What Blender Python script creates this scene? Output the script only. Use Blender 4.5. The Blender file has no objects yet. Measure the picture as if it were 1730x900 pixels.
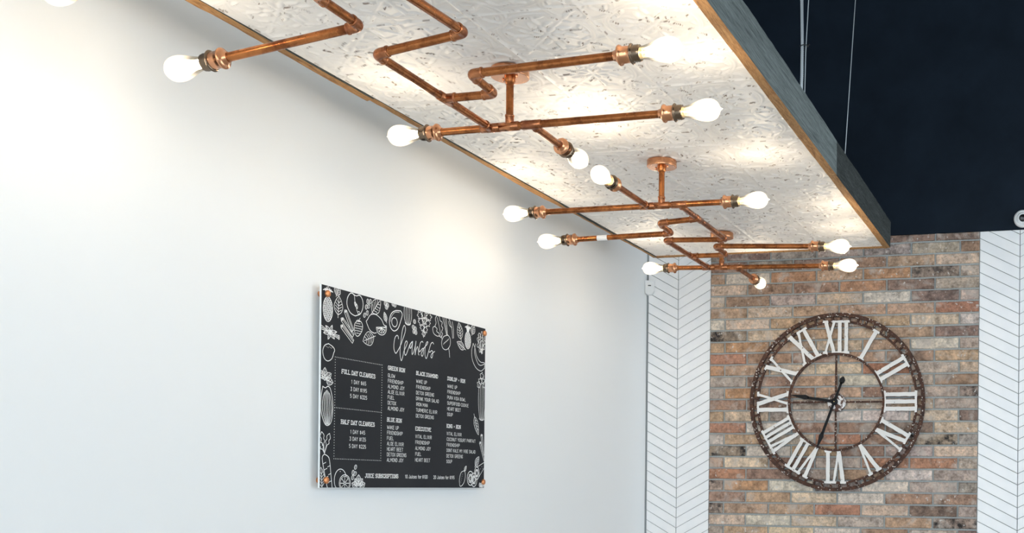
import bpy, bmesh, math, random
from mathutils import Vector, Matrix
R = random.Random(11)
PI = math.pi
scene = bpy.context.scene
COL = scene.collection

# ------------------------------------------------------------------ camera
cam_d = bpy.data.cameras.new('camera')
cam = bpy.data.objects.new('camera', cam_d)
COL.objects.link(cam)
cam_d.sensor_fit = 'HORIZONTAL'; cam_d.sensor_width = 36.0
cam_d.lens = 1939.39 / 1730 * 36.0
cam_d.shift_x = -(1299.96 - 865) / 1730
cam_d.shift_y = (823.02 - 450) / 1730
cam_d.clip_start = 0.05
yaw, pitch, roll = math.radians(14.6621), math.radians(-0.1008), math.radians(0.5873)
fw = Vector((-math.sin(yaw) * math.cos(pitch), math.cos(yaw) * math.cos(pitch), math.sin(pitch)))
rt = Vector((math.cos(yaw), math.sin(yaw), 0)); up = rt.cross(fw)
r2 = math.cos(roll) * rt + math.sin(roll) * up
u2 = -math.sin(roll) * rt + math.cos(roll) * up
M = Matrix((r2, u2, -fw)).transposed().to_4x4()
M.translation = Vector((0, 0, 1.5))
cam.matrix_world = M
scene.camera = cam

# ------------------------------------------------------------------ light and exposure
w = bpy.data.worlds.new('daylight'); scene.world = w; w.use_nodes = True
bg = w.node_tree.nodes['Background']
bg.inputs[0].default_value = (0.80, 0.915, 1.0, 1); bg.inputs[1].default_value = 3.5
BULB_W = 1.25
scene.view_settings.view_transform = 'Standard'; scene.view_settings.look = 'None'
scene.view_settings.gamma = 1.0; scene.view_settings.use_curve_mapping = False
scene.view_settings.exposure = 0.0

# ------------------------------------------------------------------ materials
def mat(name, color=(0.8, 0.8, 0.8), rough=0.5, metal=0.0, spec=0.5):
    m = bpy.data.materials.new(name); m.use_nodes = True
    b = m.node_tree.nodes['Principled BSDF']
    b.inputs['Base Color'].default_value = (*color, 1); b.inputs['Roughness'].default_value = rough
    b.inputs['Metallic'].default_value = metal; b.inputs['Specular IOR Level'].default_value = spec
    return m
class NT:
    def __init__(s, m): s.m = m; s.n = m.node_tree.nodes; s.l = m.node_tree.links; s.b = s.n['Principled BSDF']
    def node(s, t, **kw):
        nd = s.n.new(t)
        for k, v in kw.items(): setattr(nd, k, v)
        return nd
    def link(s, a, b): s.l.new(a, b)
    def coord(s, scale=(1, 1, 1), rnd=False):
        tc = s.node('ShaderNodeTexCoord'); mp = s.node('ShaderNodeMapping')
        mp.inputs['Scale'].default_value = scale
        s.link(tc.outputs['Object'], mp.inputs['Vector'])
        if rnd:
            oi = s.node('ShaderNodeObjectInfo'); ml = s.node('ShaderNodeVectorMath', operation='SCALE')
            cb = s.node('ShaderNodeCombineXYZ')
            for i in range(3): s.link(oi.outputs['Random'], cb.inputs[i])
            s.link(cb.outputs[0], ml.inputs[0]); ml.inputs['Scale'].default_value = 37.0
            s.link(ml.outputs[0], mp.inputs['Location'])
        return mp.outputs[0]
    def noise(s, vec, scale, detail=4, rough=0.55, dist=0.0):
        t = s.node('ShaderNodeTexNoise'); s.link(vec, t.inputs['Vector'])
        t.inputs['Scale'].default_value = scale; t.inputs['Detail'].default_value = detail
        t.inputs['Roughness'].default_value = rough; t.inputs['Distortion'].default_value = dist
        return t.outputs['Fac']
    def ramp(s, fac, stops):
        r = s.node('ShaderNodeValToRGB'); e = r.color_ramp.elements
        while len(e) < len(stops): e.new(0.5)
        for el, (p, c) in zip(e, stops):
            el.position = p; el.color = (*c, 1) if not isinstance(c, (int, float)) else (c, c, c, 1)
        s.link(fac, r.inputs[0]); return r.outputs[0]
    def mix(s, fac, a, b, mode='MIX'):
        x = s.node('ShaderNodeMix', data_type='RGBA', blend_type=mode)
        for sock, v in ((x.inputs[0], fac), (x.inputs[6], a), (x.inputs[7], b)):
            if hasattr(v, 'is_output'): s.link(v, sock)
            elif isinstance(v, (int, float)): sock.default_value = v
            else: sock.default_value = (*v, 1)
        return x.outputs[2]
    def math(s, op, a, b=0.0):
        x = s.node('ShaderNodeMath', operation=op)
        for sock, v in ((x.inputs[0], a), (x.inputs[1], b)):
            if hasattr(v, 'is_output'): s.link(v, sock)
            else: sock.default_value = v
        return x.outputs[0]
    def bump(s, h, strength, dist=0.002):
        b = s.node('ShaderNodeBump'); b.inputs['Strength'].default_value = strength
        b.inputs['Distance'].default_value = dist; s.link(h, b.inputs['Height'])
        s.link(b.outputs[0], s.b.inputs['Normal'])

MT = {}
# painted walls
m = MT['white_paint'] = mat('white_wall_paint', (0.83, 0.845, 0.85), 0.55, spec=0.3); t = NT(m)
t.bump(t.noise(t.coord(), 160, 2), 0.05, 0.001)
MT['side_paint'] = mat('pale_side_wall_paint', (0.78, 0.79, 0.80), 0.7)
m = MT['navy_paint'] = mat('dark_navy_paint', (0.010, 0.014, 0.021), 0.7, spec=0.12); t = NT(m)
n = t.noise(t.coord(), 2.2, 5, 0.6)
t.link(t.ramp(n, [(0.3, (0.0045, 0.009, 0.016)), (0.7, (0.010, 0.018, 0.030))]), t.b.inputs['Base Color'])
MT['ceiling_black'] = mat('black_ceiling_paint', (0.02, 0.022, 0.025), 0.8)
m = MT['floor'] = mat('pale_oak_floor', (0.45, 0.36, 0.27), 0.4); t = NT(m)
t.link(t.ramp(t.noise(t.coord((1, 9, 1)), 3, 5), [(0.3, (0.50, 0.46, 0.42)), (0.7, (0.66, 0.62, 0.57))]), t.b.inputs['Base Color'])
MT['grout_dark'] = mat('grey_tile_grout', (0.17, 0.19, 0.20), 0.9)
m = MT['mortar'] = mat('grey_mortar', (0.33, 0.35, 0.35), 0.95); t = NT(m)
n = t.noise(t.coord(), 220, 3)
t.link(t.ramp(n, [(0.3, (0.33, 0.36, 0.365)), (0.7, (0.47, 0.50, 0.50))]), t.b.inputs['Base Color']); t.bump(n, 0.4, 0.001)
m = MT['tile'] = mat('white_gloss_tile', (0.84, 0.86, 0.88), 0.16, spec=0.5); t = NT(m)
t.link(t.ramp(t.noise(t.coord(rnd=True), 7, 3), [(0.35, (0.88, 0.895, 0.91)), (0.65, (0.94, 0.945, 0.95))]), t.b.inputs['Base Color'])
t.bump(t.noise(t.coord(rnd=True), 14, 2), 0.12, 0.002)
MT['strip_grey'] = mat('grey_corner_strip', (0.25, 0.27, 0.28), 0.5)
# brick faces: the object colour gives the brick's own tone, its alpha how sooty it is
m = MT['brick'] = mat('reclaimed_brick', (0.4, 0.25, 0.16), 0.88, spec=0.2); t = NT(m)
oi = t.node('ShaderNodeObjectInfo'); v = t.coord(rnd=True)
n1 = t.noise(v, 22, 6, 0.65); n2 = t.noise(v, 75, 5, 0.7); n3 = t.noise(v, 11, 5, 0.6, 0.6); n4 = t.noise(v, 16, 7, 0.72)
c = t.mix(1.0, oi.outputs['Color'], t.ramp(n1, [(0.28, (0.46, 0.43, 0.41)), (0.48, (1, 1, 1)), (0.70, (1.50, 1.45, 1.38))]), 'MULTIPLY')
c = t.mix(1.0, c, t.ramp(n2, [(0.3, (0.58, 0.56, 0.54)), (0.52, (1.05, 1.05, 1.05)), (0.72, (1.32, 1.32, 1.32))]), 'MULTIPLY')
c = t.mix(t.math('MULTIPLY', t.ramp(n3, [(0.52, 0.0), (0.66, 1.0)]), 0.70), c, (0.54, 0.48, 0.43))
soot = t.math('MULTIPLY', t.ramp(n4, [(0.46, 0.0), (0.60, 1.0)]), oi.outputs['Alpha'])
c = t.mix(soot, c, (0.035, 0.032, 0.032))
fl = t.ramp(t.noise(v, 48, 3, 0.5), [(0.66, 0.0), (0.70, 1.0)])
c = t.mix(t.math('MULTIPLY', fl, 0.75), c, (0.68, 0.66, 0.63))
t.link(c, t.b.inputs['Base Color']); t.bump(n2, 0.55, 0.003)
# copper
def copper(name, base, dark, rough):
    m = mat(name, base, rough, 1.0); t = NT(m); v = t.coord()
    n = t.noise(v, 26, 5, 0.65); n2 = t.noise(v, 7, 3)
    c = t.ramp(t.math('ADD', t.math('MULTIPLY', n, 0.65), t.math('MULTIPLY', n2, 0.35)), [(0.36, dark), (0.56, base), (0.72, tuple(min(1, x * 1.25) for x in base))])
    t.link(c, t.b.inputs['Base Color'])
    t.link(t.ramp(n, [(0.3, rough + 0.16), (0.7, rough - 0.06)]), t.b.inputs['Roughness'])
    return m
MT['copper'] = copper('tarnished_copper_pipe', (0.46, 0.168, 0.056), (0.16, 0.050, 0.019), 0.20)
MT['copper_fit'] = copper('soldered_copper_fitting', (0.48, 0.195, 0.085), (0.25, 0.085, 0.042), 0.24)
MT['copper_bright'] = mat('brushed_copper', (0.66, 0.32, 0.17), 0.20, 1.0)
MT['collar'] = mat('dark_nickel_collar', (0.20, 0.145, 0.10), 0.18, 1.0)
MT['brass'] = mat('brass_screw_base', (0.80, 0.62, 0.28), 0.25, 1.0)
MT['standoff'] = mat('satin_copper_cap', (0.70, 0.30, 0.13), 0.38, 0.8)
# bulbs
def emis(name, color, strength):
    m = bpy.data.materials.new(name); m.use_nodes = True; nt = m.node_tree; nt.nodes.clear()
    o = nt.nodes.new('ShaderNodeOutputMaterial'); e = nt.nodes.new('ShaderNodeEmission')
    e.inputs[0].default_value = (*color, 1); e.inputs[1].default_value = strength
    nt.links.new(e.outputs[0], o.inputs[0]); m.cycles.emission_sampling = 'NONE'; return m
MT['filament'] = emis('glowing_filament', (1.0, 0.80, 0.50), 40.0)
m = MT['bulb_glass'] = bpy.data.materials.new('glowing_bulb_glass'); m.use_nodes = True; nt = m.node_tree; nt.nodes.clear()
o = nt.nodes.new('ShaderNodeOutputMaterial'); tr = nt.nodes.new('ShaderNodeBsdfTransparent'); e = nt.nodes.new('ShaderNodeEmission')
gl = nt.nodes.new('ShaderNodeBsdfGlossy'); gl.inputs['Roughness'].default_value = 0.04
tr.inputs[0].default_value = (1, 0.97, 0.92, 1)
e.inputs[0].default_value = (1.0, 0.86, 0.64, 1)
ad = nt.nodes.new('ShaderNodeAddShader'); mx = nt.nodes.new('ShaderNodeMixShader'); fr = nt.nodes.new('ShaderNodeFresnel')
fr.inputs[0].default_value = 1.4
# the glass glows where it surrounds the filament and clears towards the neck
at = nt.nodes.new('ShaderNodeAttribute'); at.attribute_name = 'glow'
mlt = nt.nodes.new('ShaderNodeMath'); mlt.operation = 'MULTIPLY'; mlt.inputs[1].default_value = 2.3
nt.links.new(at.outputs['Fac'], mlt.inputs[0]); nt.links.new(mlt.outputs[0], e.inputs[1])
nt.links.new(tr.outputs[0], ad.inputs[0]); nt.links.new(e.outputs[0], ad.inputs[1])
nt.links.new(fr.outputs[0], mx.inputs[0]); nt.links.new(ad.outputs[0], mx.inputs[1]); nt.links.new(gl.outputs[0], mx.inputs[2])
nt.links.new(mx.outputs[0], o.inputs[0]); m.cycles.emission_sampling = 'NONE'
# tin, wood
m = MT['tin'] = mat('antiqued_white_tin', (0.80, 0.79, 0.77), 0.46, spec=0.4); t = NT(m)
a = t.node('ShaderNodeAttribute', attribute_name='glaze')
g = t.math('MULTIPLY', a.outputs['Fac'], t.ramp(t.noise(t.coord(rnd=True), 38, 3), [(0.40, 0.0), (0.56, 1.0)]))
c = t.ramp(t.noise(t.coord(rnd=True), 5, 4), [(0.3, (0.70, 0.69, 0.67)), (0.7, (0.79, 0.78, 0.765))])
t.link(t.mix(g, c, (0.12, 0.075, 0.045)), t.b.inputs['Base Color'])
def wood(name, stops, axis_scale, rough=0.8, fine=60):
    m = mat(name, (0.4, 0.3, 0.2), rough, spec=0.25); t = NT(m); v = t.coord(axis_scale, rnd=True)
    n = t.noise(v, 4, 7, 0.65, 1.2); n2 = t.noise(v, 22, 5, 0.7)
    c = t.ramp(t.math('ADD', t.math('MULTIPLY', n, 0.6), t.math('MULTIPLY', n2, 0.4)), stops)
    t.link(c, t.b.inputs['Base Color']); t.bump(n2, 0.7, 0.003); return m
MT['wood_grey'] = wood('weathered_grey_wood', [(0.34, (0.03, 0.034, 0.033)), (0.44, (0.12, 0.14, 0.137)), (0.58, (0.21, 0.24, 0.232)), (0.75, (0.30, 0.325, 0.31))], (26, 0.9, 26))
MT['wood_dark'] = wood('charred_grey_wood', [(0.36, (0.008, 0.009, 0.009)), (0.52, (0.045, 0.052, 0.050)), (0.68, (0.105, 0.115, 0.110)), (0.80, (0.16, 0.14, 0.10))], (24, 1.8, 24))
MT['wood_raw'] = wood('sawn_brown_wood_edge', [(0.34, (0.09, 0.042, 0.016)), (0.46, (0.27, 0.14, 0.054)), (0.58, (0.40, 0.225, 0.095)), (0.74, (0.52, 0.33, 0.165))], (26, 2.2, 26))
# clock, sign, small things
m = MT['rust'] = mat('rusted_iron', (0.075, 0.033, 0.022), 0.72, 0.25); t = NT(m); v = t.coord()
c = t.ramp(t.noise(v, 30, 5), [(0.3, (0.030, 0.016, 0.013)), (0.6, (0.095, 0.040, 0.024)), (0.8, (0.16, 0.075, 0.04))])
f = t.ramp(t.noise(v, 105, 2, 0.4), [(0.64, 0.0), (0.665, 1.0)])
t.link(t.mix(f, c, (0.72, 0.68, 0.64)), t.b.inputs['Base Color'])
m = MT['chipped_white'] = mat('chipped_white_enamel', (0.8, 0.79, 0.77), 0.5); t = NT(m); v = t.coord()
f = t.ramp(t.noise(v, 55, 3, 0.55), [(0.28, 1.0), (0.31, 0.0)])
t.link(t.mix(f, (0.80, 0.79, 0.775), (0.11, 0.05, 0.03)), t.b.inputs['Base Color'])
m = MT['hub'] = mat('flaking_hub_paint', (0.1, 0.05, 0.03), 0.6); t = NT(m); v = t.coord()
f = t.ramp(t.noise(v, 38, 4, 0.6), [(0.50, 0.0), (0.54, 1.0)])
t.link(t.mix(f, (0.085, 0.036, 0.024), (0.75, 0.75, 0.75)), t.b.inputs['Base Color'])
MT['hand_black'] = mat('matt_black_metal', (0.006, 0.007, 0.009), 0.5, spec=0.2)
m = MT['chalkboard'] = mat('charcoal_print', (0.030, 0.031, 0.034), 0.7, spec=0.12); t = NT(m)
t.link(t.ramp(t.noise(t.coord(), 3, 4), [(0.3, (0.022, 0.024, 0.028)), (0.7, (0.030, 0.032, 0.036))]), t.b.inputs['Base Color'])
MT['white_print'] = mat('white_print', (0.82, 0.83, 0.83), 0.55)
MT['acrylic_edge'] = mat('white_board_edge', (0.80, 0.84, 0.85), 0.3)
MT['white_plastic'] = mat('white_plastic', (0.80, 0.82, 0.83), 0.35)
MT['lens_black'] = mat('black_lens', (0.006, 0.006, 0.007), 0.15)
MT['steel'] = mat('galvanised_steel', (0.62, 0.66, 0.68), 0.35, 0.85)
MT['tie_black'] = mat('black_nylon', (0.01, 0.01, 0.01), 0.5)

# ------------------------------------------------------------------ mesh helpers
class MB:
    def __init__(s): s.v = []; s.f = []; s.mi = []; s.sm = []
    def add(s, vs, fs, mi=0, smooth=False):
        o = len(s.v); s.v += [tuple(p) for p in vs]
        for f in fs: s.f.append(tuple(i + o for i in f)); s.mi.append(mi); s.sm.append(smooth)
    def box(s, a, b, mi=0):
        (x0, y0, z0), (x1, y1, z1) = a, b
        s.add([(x0, y0, z0), (x1, y0, z0), (x1, y1, z0), (x0, y1, z0), (x0, y0, z1), (x1, y0, z1), (x1, y1, z1), (x0, y1, z1)],
              [(0, 3, 2, 1), (4, 5, 6, 7), (0, 1, 5, 4), (1, 2, 6, 5), (2, 3, 7, 6), (3, 0, 4, 7)], mi)
    def lathe(s, prof, origin, axis, seg=20, mi=0, smooth=True):
        ax = Vector(axis).normalized(); o = Vector(origin)
        h = Vector((0, 0, 1)) if abs(ax.z) < 0.9 else Vector((1, 0, 0))
        a = ax.cross(h).normalized(); b = ax.cross(a)
        vs = []; fs = []
        for (d, r) in prof:
            for k in range(seg):
                t = 2 * PI * k / seg; vs.append(o + ax * d + (a * math.cos(t) + b * math.sin(t)) * r)
        for i in range(len(prof) - 1):
            for k in range(seg):
                k2 = (k + 1) % seg; fs.append((i * seg + k, i * seg + k2, (i + 1) * seg + k2, (i + 1) * seg + k))
        s.add(vs, fs, mi, smooth)
        for i, rev in ((0, True), (len(prof) - 1, False)):
            if prof[i][1] > 1e-5:
                idx = list(range(i * seg, i * seg + seg)); s.add([vs[j] for j in idx], [tuple(reversed(range(seg))) if rev else tuple(range(seg))], mi)
    def tube(s, pts, r, seg=14, mi=0, caps=True):
        pts = [Vector(p) for p in pts]; n = len(pts); rs = r if isinstance(r, list) else [r] * n
        vs = []; prev = None
        for i, p in enumerate(pts):
            d = (pts[min(i + 1, n - 1)] - pts[max(i - 1, 0)]).normalized()
            if prev is None:
                h = Vector((0, 0, 1)) if abs(d.z) < 0.9 else Vector((1, 0, 0)); a = d.cross(h).normalized()
            else: a = (prev - d * prev.dot(d)).normalized()
            b = d.cross(a); prev = a
            for k in range(seg):
                t = 2 * PI * k / seg; vs.append(p + (a * math.cos(t) + b * math.sin(t)) * rs[i])
        fs = [(i * seg + k, i * seg + (k + 1) % seg, (i + 1) * seg + (k + 1) % seg, (i + 1) * seg + k) for i in range(n - 1) for k in range(seg)]
        s.add(vs, fs, mi, True)
        if caps:
            s.add(vs[:seg], [tuple(reversed(range(seg)))], mi); s.add(vs[-seg:], [tuple(range(seg))], mi)
    def prism(s, poly, to3, t0, t1, mi=0, mi_side=None):
        # poly: 2-D outline (counter-clockwise seen from the front); to3(x, y, t) -> 3-D
        n = len(poly); ms = mi if mi_side is None else mi_side
        A = [to3(x, y, t0) for x, y in poly]; B = [to3(x, y, t1) for x, y in poly]
        s.add(B, [tuple(range(n))], mi); s.add(A, [tuple(reversed(range(n)))], ms)
        s.add(A + B, [(i, (i + 1) % n, n + (i + 1) % n, n + i) for i in range(n)], ms)
    def mesh(s, name, mats):
        me = bpy.data.meshes.new(name); me.from_pydata(s.v, [], s.f)
        for m in (mats if isinstance(mats, (list, tuple)) else [mats]): me.materials.append(m)
        me.polygons.foreach_set('material_index', s.mi); me.polygons.foreach_set('use_smooth', s.sm)
        bm = bmesh.new(); bm.from_mesh(me); bmesh.ops.recalc_face_normals(bm, faces=bm.faces); bm.to_mesh(me); bm.free()
        me.update(); return me
    def build(s, name, mats, parent=None): return link(name, s.mesh(name, mats), parent)
def link(name, me, parent=None):
    o = bpy.data.objects.new(name, me); COL.objects.link(o)
    if parent is not None:
        o.parent = parent; o.matrix_parent_inverse = Matrix.Translation(-parent.location)
    return o
def tag(o, label, cat, group=None, kind=None):
    o['label'] = label; o['category'] = cat
    if group: o['group'] = group
    if kind: o['kind'] = kind
    return o
def thing(name, loc, label, cat, group=None):
    o = bpy.data.objects.new(name, None); COL.objects.link(o); o.location = loc; o.empty_display_size = 0.1
    return tag(o, label, cat, group)
def struct(name, mb, m, label, cat): return tag(mb.build(name, m), label, cat, kind='structure')

# ------------------------------------------------------------------ the room
XL, D, ZC, ZB = -2.423, 6.37, 4.3, 2.90        # left wall, back wall, ceiling height, top of the brick
XB0, XB1 = -2.0285, -0.4899                     # brick panel, left and right edge
XS0, XS1, XE = -2.2284, -0.2743, -0.059         # chevron seams, end of right chevron panel
YF, XR = -3.0, 5.0
b = MB(); b.box((XL - 0.15, YF, -0.12), (XR + 0.15, D + 0.2, 0)); struct('floor', b, MT['floor'], 'pale wood floor of the room', 'floor')
b = MB(); b.box((XL - 0.15, YF, ZC), (XR + 0.15, D + 0.2, ZC + 0.12)); struct('ceiling', b, MT['ceiling_black'], 'black painted ceiling high above the room', 'ceiling')
b = MB(); b.box((XL - 0.15, YF, 0), (XL, D + 0.2, ZC)); struct('wall_left', b, MT['white_paint'], 'plain white wall that carries the chalkboard menu', 'wall')
b = MB(); b.box((XR, YF, 0), (XR + 0.15, 2.4, ZC)); struct('wall_right_added', b, MT['side_paint'], 'unseen pale side wall added to shape the daylight', 'wall')  # added out of view, stopped short so daylight enters past its end
b = MB(); b.box((XL, D - 0.012, ZB), (XR, D + 0.2, ZC)); struct('wall_back_upper', b, MT['navy_paint'], 'dark navy painted wall above the brick', 'wall')
b = MB(); b.box((XE, D, 0), (XR, D + 0.2, ZB)); struct('wall_back_side', b, MT['side_paint'], 'pale wall beside the right chevron tiles', 'wall')

# brick: rows and joints measured on the wall
b = MB(); b.box((XB0, D, 0), (XB1, D + 0.2, ZB)); wall_back = struct('wall_back', b, MT['mortar'], 'wall of mottled reclaimed bricks with grey mortar behind the clock', 'wall')
PAL = {'t': ((0.36, 0.235, 0.15), 0.05), 'l': ((0.47, 0.365, 0.27), 0.0), 'o': ((0.34, 0.175, 0.085), 0.1), 'r': ((0.30, 0.125, 0.07), 0.1),
       'b': ((0.25, 0.145, 0.095), 0.25), 'p': ((0.185, 0.115, 0.095), 0.4), 'g': ((0.34, 0.28, 0.24), 0.1), 'w': ((0.54, 0.485, 0.43), 0.1),
       'd': ((0.25, 0.19, 0.15), 1.0), 'k': ((0.26, 0.225, 0.205), 0.5)}
ROWS = {-3: 'ppgkppg', -2: 'kpkgkg', -1: 'bkpbtlg', 0: 'twotodg', 1: 'lbbopg', 2: 'lbglwpg', 3: 'tltttrp', 4: 'wltbtlw', 5: 'dltltpg', 6: 'totltwg', 7: 'rbbtbtg',
        8: 'otllrgl', 9: 'gbtwlbp', 10: 'gobtbgd', 11: 'bbggtg', 12: 'tlgwwlp', 13: 'rwbbpl', 14: 'wtgrbdk', 15: 'dwtbgl', 16: 'tlbgrrg', 17: 'rbgtwg',
        18: 'dowkwgk', 19: 'btlwbb', 20: 'dttrlpg', 21: 'lwlgtd', 22: 'gtlwbgp', 23: 'btolgt'}
RH, BL, JT = 0.0662, 0.269, 0.0098
JB, JA = -1.9405, -1.8075                       # first vertical joint in odd and even rows
brick_cache = {}
def brick_mesh(L, H, var):
    key = (round(L, 3), round(H, 3), var)
    if key in brick_cache: return brick_cache[key]
    rr = random.Random(hash(key) & 0xffff); c = 0.0035; T = 0.011
    o = MB(); vs = []
    def ring(ins, y):
        x0, x1, z0, z1 = ins, L - ins, ins, H - ins; out = []
        for (xa, za, xb, zb) in ((x0, z0, x1, z0), (x1, z0, x1, z1), (x1, z1, x0, z1), (x0, z1, x0, z0)):
            n = 4 if abs(xb - xa) > 0.1 else 1
            for k in range(n):
                out.append((xa + (xb - xa) * k / n + rr.uniform(-1, 1) * 0.0009, y, za + (zb - za) * k / n + rr.uniform(-1, 1) * 0.0013))
        return out
    r0 = ring(0.0, 0.004); n = len(r0); rr2 = rr.uniform(-0.0012, 0.0012)
    r1 = ring(0.0, -T + c + rr2); r2_ = ring(c, -T + rr2)
    o.add(r0 + r1 + r2_, [(i, (i + 1) % n, n + (i + 1) % n, n + i) for i in range(n)] + [(n + i, n + (i + 1) % n, 2 * n + (i + 1) % n, 2 * n + i) for i in range(n)] + [tuple(range(2 * n, 3 * n))])
    me = o.mesh('brick', MT['brick']); brick_cache[key] = me; return me
ZR0 = 2.657                                     # bottom line of course 0
k = -3
while True:
    zb, zt = ZR0 - RH * k + JT / 2, ZR0 - RH * (k - 1) - JT / 2
    if zt < 0.03: break
    zt = min(zt, ZB - 0.002); zb = max(zb, 0.002)
    j0 = JB if k % 2 == 0 else JA
    xs = [XB0 - JT / 2] + [j0 + BL * i for i in range(8) if j0 + BL * i < XB1 - 0.03] + [XB1 + JT / 2]
    for i in range(len(xs) - 1):
        xa, xb = xs[i] + JT / 2 + (0.002 if i == 0 else 0), xs[i + 1] - JT / 2 - (0.002 if i == len(xs) - 2 else 0)
        if zt - zb < 0.015: continue
        o = link('brick', brick_mesh(xb - xa, zt - zb, R.randrange(3)), wall_back); o.location = (xa, D, zb)
        code = ROWS[k][i] if k in ROWS and i < len(ROWS[k]) else R.choice('ttlloobbggwprkd')
        (cr, cg, cb), al = PAL[code]; s = R.uniform(0.92, 1.10); cr, cg, cb = [(a_ * 0.80 + b_ * 0.20) * 1.16 for a_, b_ in zip((cr, cg, cb), (0.50, 0.40, 0.335))]
        o.color = (cr * s, cg * s * R.uniform(0.97, 1.03), cb * s * R.uniform(0.95, 1.05), min(1, al * R.uniform(0.7, 1.3)))
    k += 1

# chevron tiles either side of the brick
def clip(poly, zlo, zhi):
    for lim, sg in ((zlo, 1), (zhi, -1)):
        out = []
        for i in range(len(poly)):
            p, q = poly[i], poly[(i + 1) % len(poly)]; dp, dq = sg * (p[1] - lim), sg * (q[1] - lim)
            if dp >= 0: out.append(p)
            if (dp >= 0) != (dq >= 0): tt = dp / (dp - dq); out.append((p[0] + (q[0] - p[0]) * tt, lim))
        poly = out
        if len(poly) < 3: return []
    return poly
def chevrons(name, x0, xs, x1, zseam, pitch, slope, label):
    b = MB(); b.box((x0, D, 0), (x1, D + 0.2, ZB)); w = struct(name, b, MT['grout_dark'], label, 'wall')
    g = 0.0016
    for (xa, xb, sg) in ((x0, xs, -1), (xs, x1, 1)):
        i0 = int((0 - zseam) / pitch) - 5
        cache = None
        for i in range(i0, i0 + 90):
            zs = zseam + i * pitch + g; zh = zs + pitch - 2 * g
            A, B = xa + g, xb - g
            zA = lambda x: slope * (xs - x) if sg < 0 else slope * (x - xs)
            poly = [(A, zs + zA(A)), (B, zs + zA(B)), (B, zh + zA(B)), (A, zh + zA(A))]
            cp = clip(poly, 0.003, ZB - 0.002)
            if len(cp) < 3: continue
            full = len(cp) == 4 and min(p[1] for p in poly) > 0.003 and max(p[1] for p in poly) < ZB - 0.002
            oz = poly[0][1]
            if full and cache is not None: me = cache
            else:
                m_ = MB(); q = [(x - A, z - oz) for x, z in cp]; cxm = sum(p[0] for p in q) / len(q); czm = sum(p[1] for p in q) / len(q)
                ins = [(x + (cxm - x) * 0.012, z + (czm - z) * 0.05) for x, z in q]; n = len(q)
                m_.add([(x, 0.003, z) for x, z in q] + [(x, -0.0065, z) for x, z in q] + [(x, -0.008, z) for x, z in ins],
                       [(i_, (i_ + 1) % n, n + (i_ + 1) % n, n + i_) for i_ in range(n)] + [(n + i_, n + (i_ + 1) % n, 2 * n + (i_ + 1) % n, 2 * n + i_) for i_ in range(n)] + [tuple(range(2 * n, 3 * n))])
                me = m_.mesh('chevron_tile', MT['tile'])
                if full: cache = me
            o = link('chevron_tile', me, w); o.location = (A, D, oz)
chevrons('wall_back_left', XL + 0.008, XS0, XB0, 2.463, 0.0580, 0.568, 'column of white chevron tiles in the corner by the white wall')
chevrons('wall_back_right', XB1, XS1, XE, 2.5034, 0.0618, 0.52, 'column of white chevron tiles on the far side of the brick')
b = MB(); b.box((XL, D - 0.010, 0), (XL + 0.008, D + 0.1, ZB)); struct('corner_strip', b, MT['strip_grey'], 'thin grey strip in the corner of the white wall', 'trim')  # thin grey strip along the dark line of the corner

# ------------------------------------------------------------------ suspended tin panel
PX0, PX1, PY1, CELL = -2.140, -0.9208, 5.745, 0.3048
PY0 = PY1 - 16 * CELL
ZT, ZW0, ZW1 = 2.716, 2.705, 2.838              # tin face, bottom and top of the frame boards
panel = thing('ceiling_panel', ((PX0 + PX1) / 2, (PY0 + PY1) / 2, ZW1), 'hanging ceiling panel of embossed white tin tiles in a weathered wood frame', 'ceiling panel')
def smooth(a, b_, x):
    t_ = max(0.0, min(1.0, (x - a) / (b_ - a))); return t_ * t_ * (3 - 2 * t_)
def bead(d, w_): return math.exp(-(d / w_) ** 2)
petals = []
rp = random.Random(4)
def rosette(n, r, ln, wd, ph, amp, bend=0.0):
    for i in range(n):
        a = ph + 2 * PI * i / n; petals.append((r * math.cos(a), r * math.sin(a), a + bend, ln, wd, amp))
# petals round the middle of a cell
rosette(8, 0.030, 0.020, 0.0075, 0, 0.0030); rosette(8, 0.062, 0.020, 0.0065, PI / 8, 0.0030, 0.5); rosette(4, 0.085, 0.026, 0.0075, 0, 0.0030, 0.0)
rosette(8, 0.105, 0.016, 0.006, 0.2, 0.0026, 1.0); rosette(8, 0.105, 0.016, 0.006, -0.2, 0.0026, -1.0)
rosette(4, 0.138, 0.024, 0.007, PI / 4, 0.0030); rosette(8, 0.150, 0.015, 0.0055, PI / 4 + 0.16, 0.0026, 0.9); rosette(4, 0.172, 0.018, 0.006, PI / 4, 0.0028, 0.3); rosette(8, 0.047, 0.009, 0.005, 0.4, 0.0024, 1.2); rosette(8, 0.165, 0.012, 0.005, PI / 4 + 0.3, 0.0024, -0.6); rosette(8, 0.190, 0.010, 0.0046, PI / 4 + 0.09, 0.0022, 0.9)
NG = 168; TS = 2 * CELL
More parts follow.
